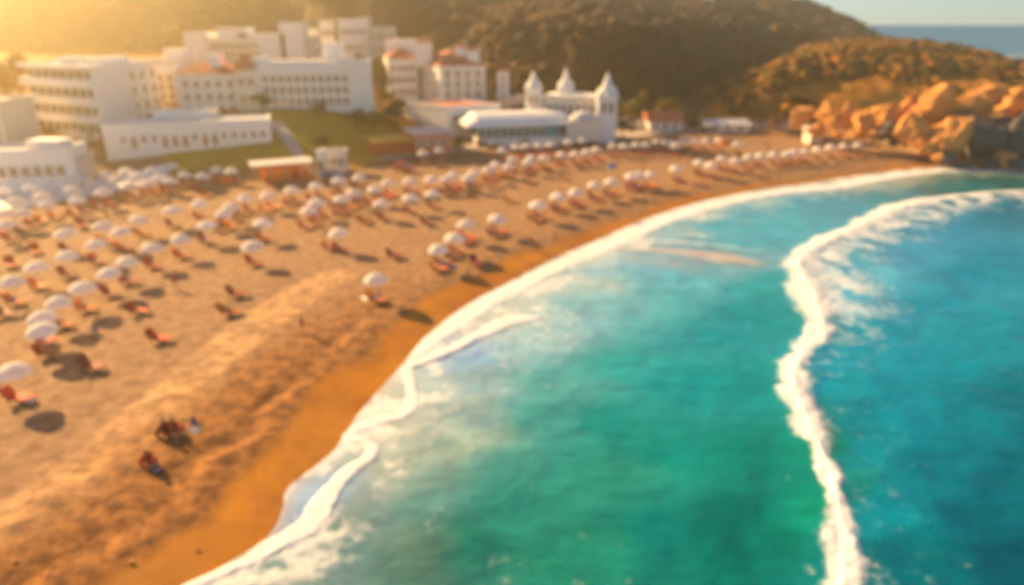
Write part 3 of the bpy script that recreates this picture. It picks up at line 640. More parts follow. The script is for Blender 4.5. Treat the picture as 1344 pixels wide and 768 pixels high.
spire(700, 172, 2.0, 118, 91, Z(152, 172) - 3, b); spire(742, 175, 2.0, 118, 88, Z(152, 175) - 3, b); spire(796, 163, 2.3, 127, 94, z0 - 1, b)
q = MB(); x = X(766, 160, 2); q.box((x, 162, Z(170, 162)), (7.5, 5, 4.6), -.1); part('porch', q, 'cream', b)
q = MB(); q.lathe([(3.4, 0), (3.1, .8), (2.2, 1.5), (.9, 1.9), (.02, 2.0)], 12, (x, 162, Z(170, 162) + 2.31)); part('porch_dome', q, 'roof', b)
# B11 red-brown kiosk
K = (X(492, 141, 1), 141); B_ = (X(592, 147, 1), 147); zb = .7
b = empty('beach_restaurant', (X(545, 142, 1), 144, zb), label='red-brown timber beach restaurant with a yellowish flat roof', cat='building')
e = Vector((B_[0] - K[0], B_[1] - K[1])); Lk = e.length; e.normalize(); n = Vector((-e.y, e.x)); Kv = Vector(K)
def rc(t0, t1, d0, d1): return [tuple(Kv + e * t0 + n * d0), tuple(Kv + e * t1 + n * d0), tuple(Kv + e * t1 + n * d1), tuple(Kv + e * t0 + n * d1)]
q = MB(); q.prism(rc(0, Lk * .5, 2, 8), zb - 1, zb + 3.0); part('wall', q, 'brown', b)
q = MB(); q.prism(rc(Lk * .5 + .1, Lk, 0, 9), zb - 1, zb + 4.0); part('taller_wall', q, 'brown', b)
q = MB(); q.prism(rc(-.8, Lk * .5, -.6, 8.6), zb + 3.02, zb + 3.3); part('roof', q, 'yellow', b)
q = MB(); q.prism(rc(Lk * .5 + .05, Lk + .8, -.8, 9.6), zb + 4.02, zb + 4.4); part('roof', q, 'pink', b)
for i in range(6): q = MB(); p = Kv + e * (Lk * (.02 + .09 * i)) + n * -.3; q.box((p.x, p.y, zb + 1.5), (.2, .2, 3.0)); part('post', q, 'brown', b)
wallgrid(b, Kv + e * (Lk * .5), Kv + e * Lk, zb, zb + 4, 1, 3, 1.6, 1.3, 'glass', 'white', y0=.3, y1=.9)
# B12 beach bar with white awning
K = Vector((X(334, 119.5, 2), 119.5)); B_ = Vector((X(411, 124, 2), 124)); e = B_ - K; Lk = e.length; e.normalize(); n = Vector((-e.y, e.x)); Kv = K; zb = .15
b = empty('beach_bar', (*((K + B_) / 2), zb), label='open beach bar with orange booths under a long white awning roof', cat='building')
q = MB(); q.prism(rc(-.5, Lk, -1.5, 3.5), zb + 3.0, zb + 3.25); part('awning', q, 'canvas', b)
for t in (.0, .25, .5, .75, .97):
    for d_ in (-1.3, 3.2): q = MB(); p = K + e * (Lk * t) + n * d_; q.tube((p.x, p.y, zb), (p.x, p.y, zb + 3.0), .08); part('post', q, 'pole', b)
for t in (.22, .38, .54, .70, .86): q = MB(); p = K + e * (Lk * t) + n * .6; q.box((p.x, p.y, zb + .8), (1.7, 1.1, 1.6), math.atan2(e.y, e.x)); part('booth', q, 'orange' if t != .7 else 'red', b)
q = MB(); p = K + e * (Lk * .5) + n * 2.9; q.box((p.x, p.y, zb + 1.3), (Lk * .8, .25, 2.6), math.atan2(e.y, e.x)); part('back_wall', q, 'brown', b)
simple('changing_cabin', 'narrow pale cabin with a tan top beside the beach bar', 412, 422, 124, 202, 222, 2.0, 1, 1, 0, wm='white', win=(.8, 1.7), wmat='curtain', z0=.2)
simple('long_kiosk', 'low tan kiosk behind the blue-grey car', 418, 450, 128.5, 201, 213, 2.5, 1, 3, .5, wm='cream', z0=.5, win=(1.0, 1.0))
# B13.. little houses at the far end
def gable(name, label, u0, u1, y, vt, vb, depth, wm, rm='tile', rh=2.0):
    a = Vector((X(u0, y, 2), y)); c = Vector((X(u1, y, 2), y + .6)); e = (c - a).normalized(); n = Vector((-e.y, e.x)); zb = Z(vb, y); zt = Z(vt, y)
    pl = [tuple(a), tuple(c), tuple(c + n * depth), tuple(a + n * depth)]; m_ = (a + c) / 2
    r = empty(name, (m_.x, m_.y + depth / 2, zb), label=label, cat='house')
    q = MB(); q.prism(pl, zb - 2, zt); part('wall', q, wm, r)
    a2, c2 = a - e * .5 - n * .5, c + e * .5 - n * .5; d2, f2 = c + e * .5 + n * (depth + .5), a - e * .5 + n * (depth + .5); r0 = (a2 + f2) / 2; r1 = (c2 + d2) / 2
    q = MB(); q.add([(*a2, zt + .02), (*c2, zt + .02), (*d2, zt + .02), (*f2, zt + .02), (*r0, zt + rh), (*r1, zt + rh)], [(0, 1, 5, 4), (2, 3, 4, 5), (1, 2, 5), (3, 0, 4), (3, 2, 1, 0)]); part('roof', q, rm, r)
    wallgrid(r, a, c, zb, zt, 1, 3, 1.1, 1.3, 'glass', 'white', y0=.25); return r
gable('beach_house', 'small white house with a red pitched roof at the foot of the hill', 852, 896, 178, 160, 173, 7, 'white', rh=2.4)
gable('low_house', 'low tan house with a pale roof just right of the last spire', 808, 846, 180, 166, 177, 7, 'cream', 'roof')
gable('sun_shelter', 'long low tan building with a pale roof by the foot of the hill', 928, 985, 176, 165, 173, 7, 'cream', 'roof', 1.2)
gable('store_hut', 'small white hut beside the first boulders', 1064, 1080, 160, 171, 178, 3, 'cream', 'roof', 1.0)
b, p, zb, zt = simple('plaza_cafe', 'low white building with square windows at the left edge behind the plaza', -40, 72, 112, 203, 246, 8, 1, 7, 3, wm='white', win=(1.1, 1.5), z0=.1)
q = MB(); q.box((X(55, 114, 5), 117, zt + .9), (5.5, 4, 1.7)); part('roof_hut', q, 'white', b)
b, p, zb, zt = simple('plaza_annex', 'small pinkish annex at the right side of the plaza building', 73, 100, 116, 213, 240, 6, 0, 0, 1, wm='pink', z0=.1)
simple('edge_tower', 'tall pale building cut off by the left edge', -60, 5, 128, 136, 200, 10, 4, 4, 0, wm='cream')
a = X(895, 420, 30); 
yy = 400; xx = X(915, yy, 36); hz_ = hgt(xx, yy)
r = empty('hilltop_villa', (xx, yy, hz_), label='tiny pale villa high on the far hill near the skyline', cat='house')
q = MB(); q.box((0, 0, 1.0), (16, 8, 7)); q.build('wall', M['white'], r); q = MB(); q.box((-6, -.3, 2.2), (7, 7, 9)); q.build('wing', M['cream'], r); q = MB(); q.box((2, 0, 4.7), (17, 9, .35)); q.build('roof', M['roof'], r)

# ------------------------------------------------------------------ cars
def car(name, label, u, v, y, rz, m, L_=4.4):
    x = X(u, y, .8); r = empty(name, (x, y, max(hgt(x, y), 0) + .2), rz, label=label, cat='car')
    def shell(prof, w0, w1, nm, mm):
        bm = bmesh.new(); n = len(prof); vs = [[bm.verts.new((px, s * (w0 if pz < .95 else w1), pz)) for px, pz in prof] for s in (-1, 1)]
        bm.faces.new(vs[0]); bm.faces.new(vs[1][::-1])
        for i in range(n): bm.faces.new((vs[0][i], vs[1][i], vs[1][(i + 1) % n], vs[0][(i + 1) % n]))
        bmesh.ops.recalc_face_normals(bm, faces=bm.faces[:]); bmesh.ops.bevel(bm, geom=bm.edges[:], offset=.06, segments=2, affect='EDGES')
        me = bpy.data.meshes.new(nm); bm.to_mesh(me); bm.free(); return link(nm, me, mm, r)
    shell([(-2.15, .32), (-2.2, .8), (-2.05, .96), (-.9, .98), (1.2, .98), (2.0, .82), (2.2, .6), (2.15, .32)], .88, .84, 'body', m)
    shell([(-1.95, .96), (-1.6, 1.45), (.25, 1.48), (1.15, .97)], .80, .70, 'glasshouse', M['glass'])
    shell([(-1.6, 1.46), (-1.5, 1.54), (.1, 1.56), (.3, 1.48)], .70, .68, 'roof', m)
    for sx in (-1.4, 1.4):
        for sy in (-1, 1):
            q = MB(); q.tube((sx, sy * .70, .33), (sx, sy * .92, .33), .33, n=18); w_ = q.build('wheel', M['tyre'], r); q = MB(); q.tube((sx, sy * .90, .33), (sx, sy * .935, .33), .19, n=12); q.build('rim', M['rim'], w_)
    for sy in (-1, 1): q = MB(); q.box((2.12, sy * .62, .68), (.12, .34, .16)); q.build('headlight', M['lamp'], r)
car('parked_car', 'bright red car parked in front of the red-brown restaurant', 530, 207, 130, R(-25), M['carred'])
car('parked_car', 'blue-grey car parked beside the beach bar awning', 437, 212, 122, R(-35), M['carblue'])

# ------------------------------------------------------------------ trees
def leaf_crown(seed, n, rx, rz, size, clumps):
    rg = np.random.default_rng(seed); vs = []; fs = []
    cs = [(rg.normal(0, .42, 3) * (rx, rx, rz), rg.uniform(.28, .55)) for _ in range(clumps)]
    for i in range(n):
        c, cr = cs[i % clumps]; d = rg.normal(size=3); d /= np.linalg.norm(d); p = c + d * cr * np.array((rx, rx, rz)) * rg.uniform(.55, 1.0) ** .5
        u = rg.normal(size=3); u /= np.linalg.norm(u); w = np.cross(u, d + rg.normal(0, .5, 3)); w /= np.linalg.norm(w) + 1e-6
        s_ = size * rg.uniform(.6, 1.4); k = len(vs)
        vs += [tuple(p - u * s_), tuple(p + w * s_ * .45), tuple(p + u * s_), tuple(p - w * s_ * .45)]; fs.append((k, k + 1, k + 2, k + 3))
    me = bpy.data.meshes.new('crown'); me.from_pydata(vs, [], fs); me.update(); return me, cs
def leafmat(name, c):
    m, N, L, B = nt(name); g = N.new('ShaderNodeNewGeometry'); hs = N.new('ShaderNodeHueSaturation'); hs.inputs['Color'].default_value = (*c, 1)
    mr = N.new('ShaderNodeMapRange'); mr.inputs['To Min'].default_value = .6; mr.inputs['To Max'].default_value = 1.5; L.new(g.outputs['Random Per Island'], mr.inputs['Value']); L.new(mr.outputs[0], hs.inputs['Value'])
    L.new(hs.outputs[0], B.inputs['Base Color']); B.inputs['Roughness'].default_value = .7; B.inputs['Specular IOR Level'].default_value = .2; return m
LEAF = dict(y=leafmat('yellow_green_leaves', (.20, .15, .018)), g=leafmat('green_leaves', (.07, .075, .018)), d=leafmat('dark_leaves', (.035, .045, .016)), o=leafmat('painted_sunlit_leaves', (.26, .13, .02)))  # the orange set has warm sunlight painted into the leaf colour
CR = {}
def tree(label, u, y, h, w, kind, name='tree', z=None, group=None):
    x = X(u, y, 3); z = hgt(x, y) if z is None else z
    r = empty(name, (x, y, z), random.uniform(0, 6), label=label, cat='tree', group=group)
    key = (kind, random.randrange(3))
    if key not in CR:
        me, cs = leaf_crown(hash(key) % 999 if False else ord(kind) * 7 + key[1], 1500, 1.0, 1.0, .10, 14); me.materials.append(LEAF[kind]); CR[key] = (me, cs)
    me, cs = CR[key]; c = bpy.data.objects.new('crown', me); COL.objects.link(c); c.parent = r; c.location = (0, 0, h * .62); c.scale = (w / 2, w / 2, h * .36)
    q = MB(); q.tube((0, 0, -.4), (0, 0, h * .45), .035 * h, .022 * h, 9)
    for p, cr in cs[:6]: q.tube((0, 0, h * random.uniform(.3, .45)), (p[0] * w / 2, p[1] * w / 2, h * .62 + p[2] * h * .3), .016 * h, .006 * h, 6)
    q.build('trunk', M['bark'], r)
for t in [('tall yellow-green tree right of the last spire', 832, 178, 9.5, 6.5, 'y'), ('dark green bushy tree left of the long low tan building', 912, 172, 4.6, 6.5, 'd'), ('yellow-green tree between the balcony block and the plaza', 86, 128, 5.5, 5.5, 'y'),
          ('orange-leaved tree left of the balcony block', 22, 158, 11, 9, 'o'), ('broad orange-leaved tree behind the left edge tower', -15, 165, 12, 10, 'o'), ('tall orange-leaved tree touching the balcony block', 40, 172, 11, 9, 'o'),
          ('small round tree at the left end of the long hotel', 349, 157, 4.2, 4.2, 'g'), ('small round tree before the middle of the long hotel', 424, 157, 3.6, 3.8, 'g'), ('small dark tree at the right end of the long hotel', 470, 158, 4.6, 5, 'g'), ('spreading tree at the foot of the hotel annex', 490, 160, 4.0, 5, 'y'),
          ('green tree behind the hotel annex', 487, 196, 9, 9, 'y'), ('tall green tree left of the red-roofed hotel', 505, 200, 8.5, 8, 'g'), ('orange tree between the annex and the hotel wing', 502, 180, 6, 6, 'o'),
          ('round yellow-green tree on the slope above the red-roofed hotel', 560, 222, 7, 10, 'y'), ('wide yellow-green tree higher on the slope above the turrets', 590, 226, 7, 11, 'y'),
          ('small yellow bush-like tree beside the red-brown restaurant', 602, 150, 3.4, 3, 'y'), ('low yellow palm-like tree at the left corner of the glass pavilion', 631, 152, 2.6, 3, 'y'), ('low yellow tree before the glass pavilion front', 650, 151, 2.2, 2.6, 'y'),
          ('little olive tree against the pavilion glazing', 689, 154.5, 2.6, 2.4, 'g'), ('dark tree right of the slim tower', 676, 186, 5.5, 6, 'g'), ('orange tree below the slim tower', 645, 184, 6, 5, 'o'), ('green tree behind the low tan house', 815, 190, 6, 6, 'g'),
          ('bushy green tree at the foot of the near hill', 875, 190, 6, 7, 'y'), ('dark tree on the slope right of the red-roofed hotel', 645, 205, 6, 7, 'g'), ('lone tree leaning over the first boulders', 1015, 178, 4.5, 5, 'o'),
          ('round tree on the lower lawn between the path and restaurant', 425, 143, 2.2, 4.0, 'y')]:
    tree(*t)
for t in [('dark green tree left of the first spire', 682, 184, 5.5, 5, 'd'), ('dark green tree directly right of the last spire', 818, 172, 5.0, 4.5, 'd'), ('green tree behind the roof of the corner hall', 600, 184, 5, 6, 'g'), ('dark green tree at the top of the lawn', 520, 168, 5.5, 6.5, 'd'),
          ('green tree left of the plaza annex', 98, 124, 4.5, 4, 'y'), ('orange-green tree between balcony block and low wing', 136, 134, 3.6, 3.6, 'o'), ('dark tree between the house and long low tan building', 905, 182, 5.5, 5, 'd'), ('dark green tree above the store hut', 1000, 184, 5, 5.5, 'g')]: tree(*t)

# ------------------------------------------------------------------ scrub over the hills (nobody could count it)
def ico(sub):
    bm = bmesh.new(); bmesh.ops.create_icosphere(bm, subdivisions=sub, radius=1); v = np.array([v.co[:] for v in bm.verts]); f = np.array([[q.index for q in p.verts] for p in bm.faces]); bm.free(); return v, f
iv, jf = ico(1)
rg = np.random.default_rng(5)
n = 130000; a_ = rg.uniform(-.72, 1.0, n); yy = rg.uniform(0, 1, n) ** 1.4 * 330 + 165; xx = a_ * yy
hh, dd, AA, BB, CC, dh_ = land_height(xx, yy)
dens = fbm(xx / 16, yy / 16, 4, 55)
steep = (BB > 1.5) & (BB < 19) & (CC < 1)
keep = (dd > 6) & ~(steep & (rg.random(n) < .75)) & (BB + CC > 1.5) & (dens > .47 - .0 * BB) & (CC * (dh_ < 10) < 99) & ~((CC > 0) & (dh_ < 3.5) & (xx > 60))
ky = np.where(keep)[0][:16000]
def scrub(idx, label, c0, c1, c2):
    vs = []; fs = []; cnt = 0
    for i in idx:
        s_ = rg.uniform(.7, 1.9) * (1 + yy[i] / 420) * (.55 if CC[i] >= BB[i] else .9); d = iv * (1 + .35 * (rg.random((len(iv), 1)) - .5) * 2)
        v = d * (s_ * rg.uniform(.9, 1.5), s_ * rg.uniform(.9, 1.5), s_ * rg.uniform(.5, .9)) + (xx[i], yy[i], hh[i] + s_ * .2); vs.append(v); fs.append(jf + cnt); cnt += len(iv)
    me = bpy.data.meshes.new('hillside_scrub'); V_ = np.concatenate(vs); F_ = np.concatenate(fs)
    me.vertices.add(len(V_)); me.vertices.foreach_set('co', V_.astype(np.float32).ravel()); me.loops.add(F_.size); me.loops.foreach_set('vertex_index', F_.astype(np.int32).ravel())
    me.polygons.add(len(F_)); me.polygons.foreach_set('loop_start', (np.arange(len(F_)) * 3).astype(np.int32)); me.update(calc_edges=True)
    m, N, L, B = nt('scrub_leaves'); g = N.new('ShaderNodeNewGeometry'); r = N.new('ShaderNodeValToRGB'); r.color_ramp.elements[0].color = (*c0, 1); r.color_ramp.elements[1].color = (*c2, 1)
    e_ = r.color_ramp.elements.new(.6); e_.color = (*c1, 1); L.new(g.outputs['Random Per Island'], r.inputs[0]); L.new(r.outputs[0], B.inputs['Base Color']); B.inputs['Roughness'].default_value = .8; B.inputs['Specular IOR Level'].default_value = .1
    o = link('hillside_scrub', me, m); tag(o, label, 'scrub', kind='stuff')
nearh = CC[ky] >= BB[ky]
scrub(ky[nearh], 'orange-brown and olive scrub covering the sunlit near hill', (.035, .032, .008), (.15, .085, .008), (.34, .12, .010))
scrub(ky[~nearh], 'scrub with shade painted into its dark brown, covering the hills behind the town', (.030, .020, .009), (.068, .036, .013), (.12, .052, .016))  # far scrub colours darkened to imitate the shade on that slope

# ------------------------------------------------------------------ boulders
def rockmesh(seed):
    rg = np.random.default_rng(seed); bm = bmesh.new()
    for _ in range(15):
        d = rg.normal(size=3); d /= np.linalg.norm(d); bm.verts.new(d * rg.uniform(.8, 1.12) * (1, 1, 1.0))
    r = bmesh.ops.convex_hull(bm, input=bm.verts[:]); bmesh.ops.delete(bm, geom=[v for v in bm.verts if not v.link_faces], context='VERTS')
    bmesh.ops.bevel(bm, geom=bm.edges[:], offset=.05, segments=1, affect='EDGES')
    bmesh.ops.triangulate(bm, faces=bm.faces[:]); bmesh.ops.subdivide_edges(bm, edges=bm.edges[:], cuts=3, use_grid_fill=True)
    for v in bm.verts:
        x, y, z = np.array([v.co.x]), np.array([v.co.y]), v.co.z
        k = float(fbm(x * 2.3 + seed + z * 1.7, y * 2.3 + z * 2.9, 4, seed)[0]) - .5; c = abs(float(vnoise(x * 1.6 + z * 2 + seed, y * 1.6 - z, seed + 9)[0]) - .5)
        v.co *= 1 + .22 * k - .10 * max(0, .08 - c) / .08
    me = bpy.data.meshes.new('rock'); bm.to_mesh(me); bm.free(); return me
rockm = mat('warm_granite', (.56, .245, .065), .85, .55, .45, .6, spec=.15); rockd = mat('dark_shade_granite', (.10, .085, .08), .85, .4, .8, .6, spec=.15)  # the darker granite has shade put into its colour for unlit boulders
RK = [('rock', 'tall blunt tan boulder at the left end of the rocks', 1084, 148, 24, 24, 160, 0), ('rock', 'small round tan boulder beside the store hut rocks', 1096, 162, 22, 22, 156, 0), ('rock', 'narrow upright tan boulder, third from the left end', 1113, 152, 20, 34, 158, 0),
      ('rock', 'broad tan boulder above the far end of the beach', 1133, 163, 34, 34, 152, 0), ('rock', 'wide sloping tan boulder right of the broad one', 1163, 153, 38, 32, 154, 0), ('rock', 'small reddish boulder high behind the wide sloping one', 1196, 136, 26, 22, 160, 0),
      ('rock', 'low boulder with painted shade under the wide sloping one', 1158, 176, 40, 18, 148, 1), ('rock', 'big leaning tan boulder at the end of the sand', 1197, 168, 40, 42, 144, 0), ('rock', 'tallest sunlit tan boulder, peaked, above the beach end', 1228, 140, 48, 54, 150, 0),
      ('rock', 'tan boulder at the water side of the leaning one', 1226, 180, 34, 36, 141, 0), ('rock', 'steep tan slab running down to the wet sand', 1254, 182, 40, 60, 139, 0), ('rock', 'flat-topped tan boulder right of the peaked one', 1272, 140, 38, 34, 149, 0),
      ('rock', 'huge dark grey boulder standing at the water', 1286, 184, 60, 66, 140, 1), ('rock', 'tan boulder topping the ridge of rocks', 1302, 124, 36, 22, 154, 0), ('rock', 'tan boulder wedged above the huge grey one', 1305, 152, 34, 34, 146, 0), ('rock', 'rounded tan boulder near the right edge', 1326, 142, 30, 30, 149, 0),
      ('rock', 'huge dark grey boulder cut by the right edge', 1340, 182, 54, 76, 139, 1), ('rock', 'leaning tan slab between the two huge grey boulders', 1318, 208, 28, 32, 136, 0), ('rock', 'topmost tan boulder at the right edge', 1342, 124, 30, 26, 155, 0),
      ('rock', 'long low brown boulder near the sunlit end of the village', 1040, 155, 52, 26, 172, 0), ('rock', 'dark boulder at the foot of the steep slab', 1244, 207, 30, 18, 137, 1), ('rock', 'small dark boulder in the sea by the right edge', 1338, 216, 26, 14, 133, 1), ('rock', 'boulder with painted shade behind the leaning one', 1180, 178, 30, 26, 147, 1),
      ('rock', 'half-buried tan boulder left of the broad one', 1070, 168, 26, 16, 158, 0), ('rock', 'tan boulder beyond the right edge of the beach', 1380, 160, 60, 70, 141, 0), ('rock', 'brown boulder tucked behind the peaked one', 1250, 150, 34, 40, 153, 0), ('rock', 'dark cleft boulder between slab and huge grey one', 1268, 165, 30, 40, 146, 1)]
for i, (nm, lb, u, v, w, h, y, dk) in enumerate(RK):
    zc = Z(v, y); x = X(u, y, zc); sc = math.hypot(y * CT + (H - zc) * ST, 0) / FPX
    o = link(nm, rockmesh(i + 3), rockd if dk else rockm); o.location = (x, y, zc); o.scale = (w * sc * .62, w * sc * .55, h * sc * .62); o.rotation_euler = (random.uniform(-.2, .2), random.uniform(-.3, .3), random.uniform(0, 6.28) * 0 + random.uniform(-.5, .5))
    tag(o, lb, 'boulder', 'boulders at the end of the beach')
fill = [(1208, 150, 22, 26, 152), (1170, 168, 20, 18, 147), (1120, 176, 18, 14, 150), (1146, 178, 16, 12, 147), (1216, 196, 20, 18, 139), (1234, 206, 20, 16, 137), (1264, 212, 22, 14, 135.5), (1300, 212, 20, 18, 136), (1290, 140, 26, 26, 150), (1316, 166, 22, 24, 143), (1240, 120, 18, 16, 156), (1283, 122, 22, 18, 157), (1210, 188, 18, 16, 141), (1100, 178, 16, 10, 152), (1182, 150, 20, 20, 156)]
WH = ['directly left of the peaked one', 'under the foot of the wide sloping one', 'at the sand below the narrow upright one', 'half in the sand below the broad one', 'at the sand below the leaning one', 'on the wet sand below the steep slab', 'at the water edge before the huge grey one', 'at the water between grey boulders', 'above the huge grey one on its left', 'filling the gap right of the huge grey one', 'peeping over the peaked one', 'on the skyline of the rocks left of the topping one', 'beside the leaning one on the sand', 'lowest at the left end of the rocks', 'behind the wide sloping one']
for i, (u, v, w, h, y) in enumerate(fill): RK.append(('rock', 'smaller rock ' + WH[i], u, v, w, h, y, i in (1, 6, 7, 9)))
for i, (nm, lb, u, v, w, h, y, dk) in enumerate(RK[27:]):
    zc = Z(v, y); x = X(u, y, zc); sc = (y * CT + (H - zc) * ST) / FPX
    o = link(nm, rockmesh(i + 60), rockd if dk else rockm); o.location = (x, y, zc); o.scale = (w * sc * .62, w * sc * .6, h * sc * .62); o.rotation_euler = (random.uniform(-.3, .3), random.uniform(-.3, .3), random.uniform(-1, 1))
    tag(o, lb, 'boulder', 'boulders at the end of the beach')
for i, (u, v, r_) in enumerate([(172, 735, .30), (20, 738, .26), (185, 683, .22), (62, 752, .34), (118, 660, .18), (258, 716, .2), (240, 640, .15)]):
    c = G(u, v); o = link('stone', rockmesh(40 + i), rockm); o.location = (c[0], c[1], hgt(*c) + r_ * .2); o.scale = (r_ * .7, r_ * .6, r_ * .4)
    tag(o, ['rounded tan stone lying alone near the wet sand', 'tan stone near the bottom left corner of the beach', 'small tan stone on the coarse sand above the rounded one', 'largest tan stone at the lower left', 'tiny stone by the light trodden track', 'flat stone nearest the orange wet sand', 'smallest stone below the sitting person'][i], 'stone', 'loose stones on the coarse sand')
# ------------------------------------------------------------------ people
def skin_mesh(name, joints, edges, m, sub=1):
    """joints: list of (x,y,z,r); edges: pairs. One continuous body."""
    me = bpy.data.meshes.new(name); me.from_pydata([j[:3] for j in joints], edges, []); o = bpy.data.objects.new(name, me); COL.objects.link(o)
    sk = o.modifiers.new('s', 'SKIN'); sk.use_smooth_shade = True
    for i, j in enumerate(joints):
        r = j[3]; me.skin_vertices[0].data[i].radius = (r, r) if not isinstance(r, tuple) else r
    me.skin_vertices[0].data[0].use_root = True
    ss = o.modifiers.new('u', 'SUBSURF'); ss.levels = sub; ss.render_levels = sub
    dg = bpy.context.evaluated_depsgraph_get(); me2 = bpy.data.meshes.new_from_object(o.evaluated_get(dg)); bpy.data.objects.remove(o)
    me2.materials.clear(); me2.materials.append(m)
    for p in me2.polygons: p.use_smooth = True
    return me2
def body(name, hip, chest, neck, head, hips2, kneeL, footL, kneeR, footR, elL, haL, elR, haR):
    hip, chest, neck, head = map(Vector, (hip, chest, neck, head)); side = Vector(hips2)   # side = left unit vector
    J = []; E = []
    def j(p, r): J.append((*p, r)); return len(J) - 1
    fwd = side.cross(Vector((0, 0, 1))) if abs(side.z) < .9 else Vector((1, 0, 0))
    p = j(hip, .135); w = j(hip.lerp(chest, .45), .115); c = j(chest, .14); nb = j(chest.lerp(neck, .75), .075); nk = j(neck, .052); h1 = j(neck.lerp(head, .55), .075); h2 = j(head, .098); h3 = j(head + (head - neck).normalized() * .07, .07)
    E += [(p, w), (w, c), (c, nb), (nb, nk), (nk, h1), (h1, h2), (h2, h3)]
    for s, k, f, el, ha in ((1, kneeL, footL, elL, haL), (-1, kneeR, footR, elR, haR)):
        k, f, el, ha = map(Vector, (k, f, el, ha)); t = j(hip + side * s * .10 + (k - hip).normalized() * .10, .092); kk = j(k, .060); cf = j(k.lerp(f, .35), .055); an = j(f, .036)
        d = (f - k).normalized(); toe_dir = Vector((0, 0, 1)).cross(side) if abs(d.z) > .5 else Vector((0, 0, 1)); toe_dir = -toe_dir if toe_dir.dot(FW) < 0 and abs(d.z) > .5 else toe_dir
        to = j(f + toe_dir * .16 + d * .03, .030); E += [(p, t), (t, kk), (kk, cf), (cf, an), (an, to)]
        sh = j(chest.lerp(neck, .35) + side * s * .17, .055); e_ = j(el, .040); wr = j(ha, .028); hd = j(ha + (ha - el).normalized() * .09, .036); E += [(c, sh), (sh, e_), (e_, wr), (wr, hd)]
    return skin_mesh(name, J, E, M['skin']), J
FW = Vector((1, 0, 0))
L_ = (0, 1, 0)
POSES = {}
POSES['stand'] = body('person', (0, 0, .92), (0, 0, 1.28), (.01, 0, 1.50), (.03, 0, 1.63), L_, (.04, .11, .50), (0, .12, .08), (-.02, -.11, .50), (-.06, -.12, .08), (-.03, .27, 1.10), (.10, .27, .88), (-.03, -.27, 1.10), (.06, -.25, .86))
POSES['walk'] = body('person', (0, 0, .90), (.03, 0, 1.26), (.06, 0, 1.48), (.09, 0, 1.61), L_, (.20, .10, .52), (.26, .11, .09), (-.08, -.10, .50), (-.34, -.11, .16), (-.14, .26, 1.10), (-.12, .25, .86), (.18, -.26, 1.10), (.32, -.24, .92))
POSES['sit'] = body('person', (0, 0, .14), (-.12, 0, .48), (-.12, 0, .70), (-.08, 0, .83), L_, (.42, .12, .44), (.66, .13, .07), (.46, -.10, .38), (.74, -.12, .07), (.05, .26, .42), (.30, .20, .42), (-.28, -.26, .34), (-.36, -.26, .08))
POSES['recline'] = body('person', (0, 0, .46), (-.30, 0, .66), (-.48, 0, .80), (-.58, 0, .88), L_, (.44, .11, .56), (.86, .12, .44), (.46, -.09, .47), (.90, -.10, .44), (-.10, .28, .50), (.12, .26, .48), (-.12, -.28, .50), (.10, -.24, .50))
POSES['squat'] = body('person', (-.05, 0, .34), (.06, 0, .66), (.14, 0, .86), (.20, 0, .98), L_, (.34, .16, .52), (.10, .14, .08), (.34, -.16, .50), (.10, -.14, .08), (.28, .26, .56), (.46, .16, .44), (.28, -.26, .56), (.46, -.16, .44))
def swim_for(pose, me, J, top):
    hip = Vector(J[0][:3]); ch = Vector(J[2][:3]); keep = []
    bm = bmesh.new(); bm.from_mesh(me); bm.normal_update()
    legs = [Vector(J[8][:3]), Vector(J[14][:3])]
    def near(p):
        if (p - hip).length < .19: return True
        if any((p - l).length < .15 for l in legs): return True
        return top and (p - ch.lerp(hip, .08)).length < .165 or (top and (p - ch.lerp(hip, .4)).length < .15)
    dele = [f for f in bm.faces if not near(f.calc_center_median())]
    bmesh.ops.delete(bm, geom=dele, context='FACES'); bm.normal_update()
    for v in bm.verts: v.co += v.normal * .010
    o = bpy.data.meshes.new('swimwear'); bm.to_mesh(o); bm.free(); return o
def robe_for(me, J):
    bm = bmesh.new(); bm.from_mesh(me); bm.normal_update(); nk = Vector(J[4][:3]); feet = [Vector(J[11][:3]), Vector(J[17][:3])] if len(J) > 17 else []
    hands = [i for i in range(len(J))]
    dele = [f for f in bm.faces if f.calc_center_median().z > nk.z - .02 or f.calc_center_median().x > .52]
    bmesh.ops.delete(bm, geom=dele, context='FACES'); bm.normal_update()
    for v in bm.verts: v.co += v.normal * .075 * (1 if v.co.z > .12 else .4)
    o = bpy.data.meshes.new('robe'); bm.to_mesh(o); bm.free()
    for p in o.polygons: p.use_smooth = True
    return o
def hair_for(J, long):
    hd = Vector(J[6][:3]); nk = Vector(J[4][:3]); up = (hd - nk).normalized()
    bm = bmesh.new(); bmesh.ops.create_icosphere(bm, subdivisions=2, radius=.118)
    face = Vector((1, 0, 0)) - up * up.x
    face = face.normalized() if face.length > .1 else Vector((0, 0, 1))
    q = []
    for v in bm.verts:
        if v.co.dot(face) > .055 and v.co.dot(up) < .06: q.append(v)
    bmesh.ops.delete(bm, geom=q, context='VERTS')
    for v in bm.verts:
        if long and v.co.dot(up) < -.02: v.co -= up * .11 + face * .01
        v.co += hd + up * .012 - face * .012
    o = bpy.data.meshes.new('hair'); bm.to_mesh(o); bm.free(); return o
def face_for(J):
    hd = Vector(J[6][:3]); nk = Vector(J[4][:3]); up = (hd - nk).normalized(); face = Vector((1, 0, 0)) - up * up.x; face.normalize(); sd_ = up.cross(face)
    q = MB()
    for s in (-1, 1):
        c = hd + face * .092 + sd_ * s * .033; q.lathe([(.002, -.012), (.011, -.006), (.013, 0), (.011, .006), (.002, .012)], 8, tuple(c), 0)
    return q.mesh('eyes')
PCACHE = {}
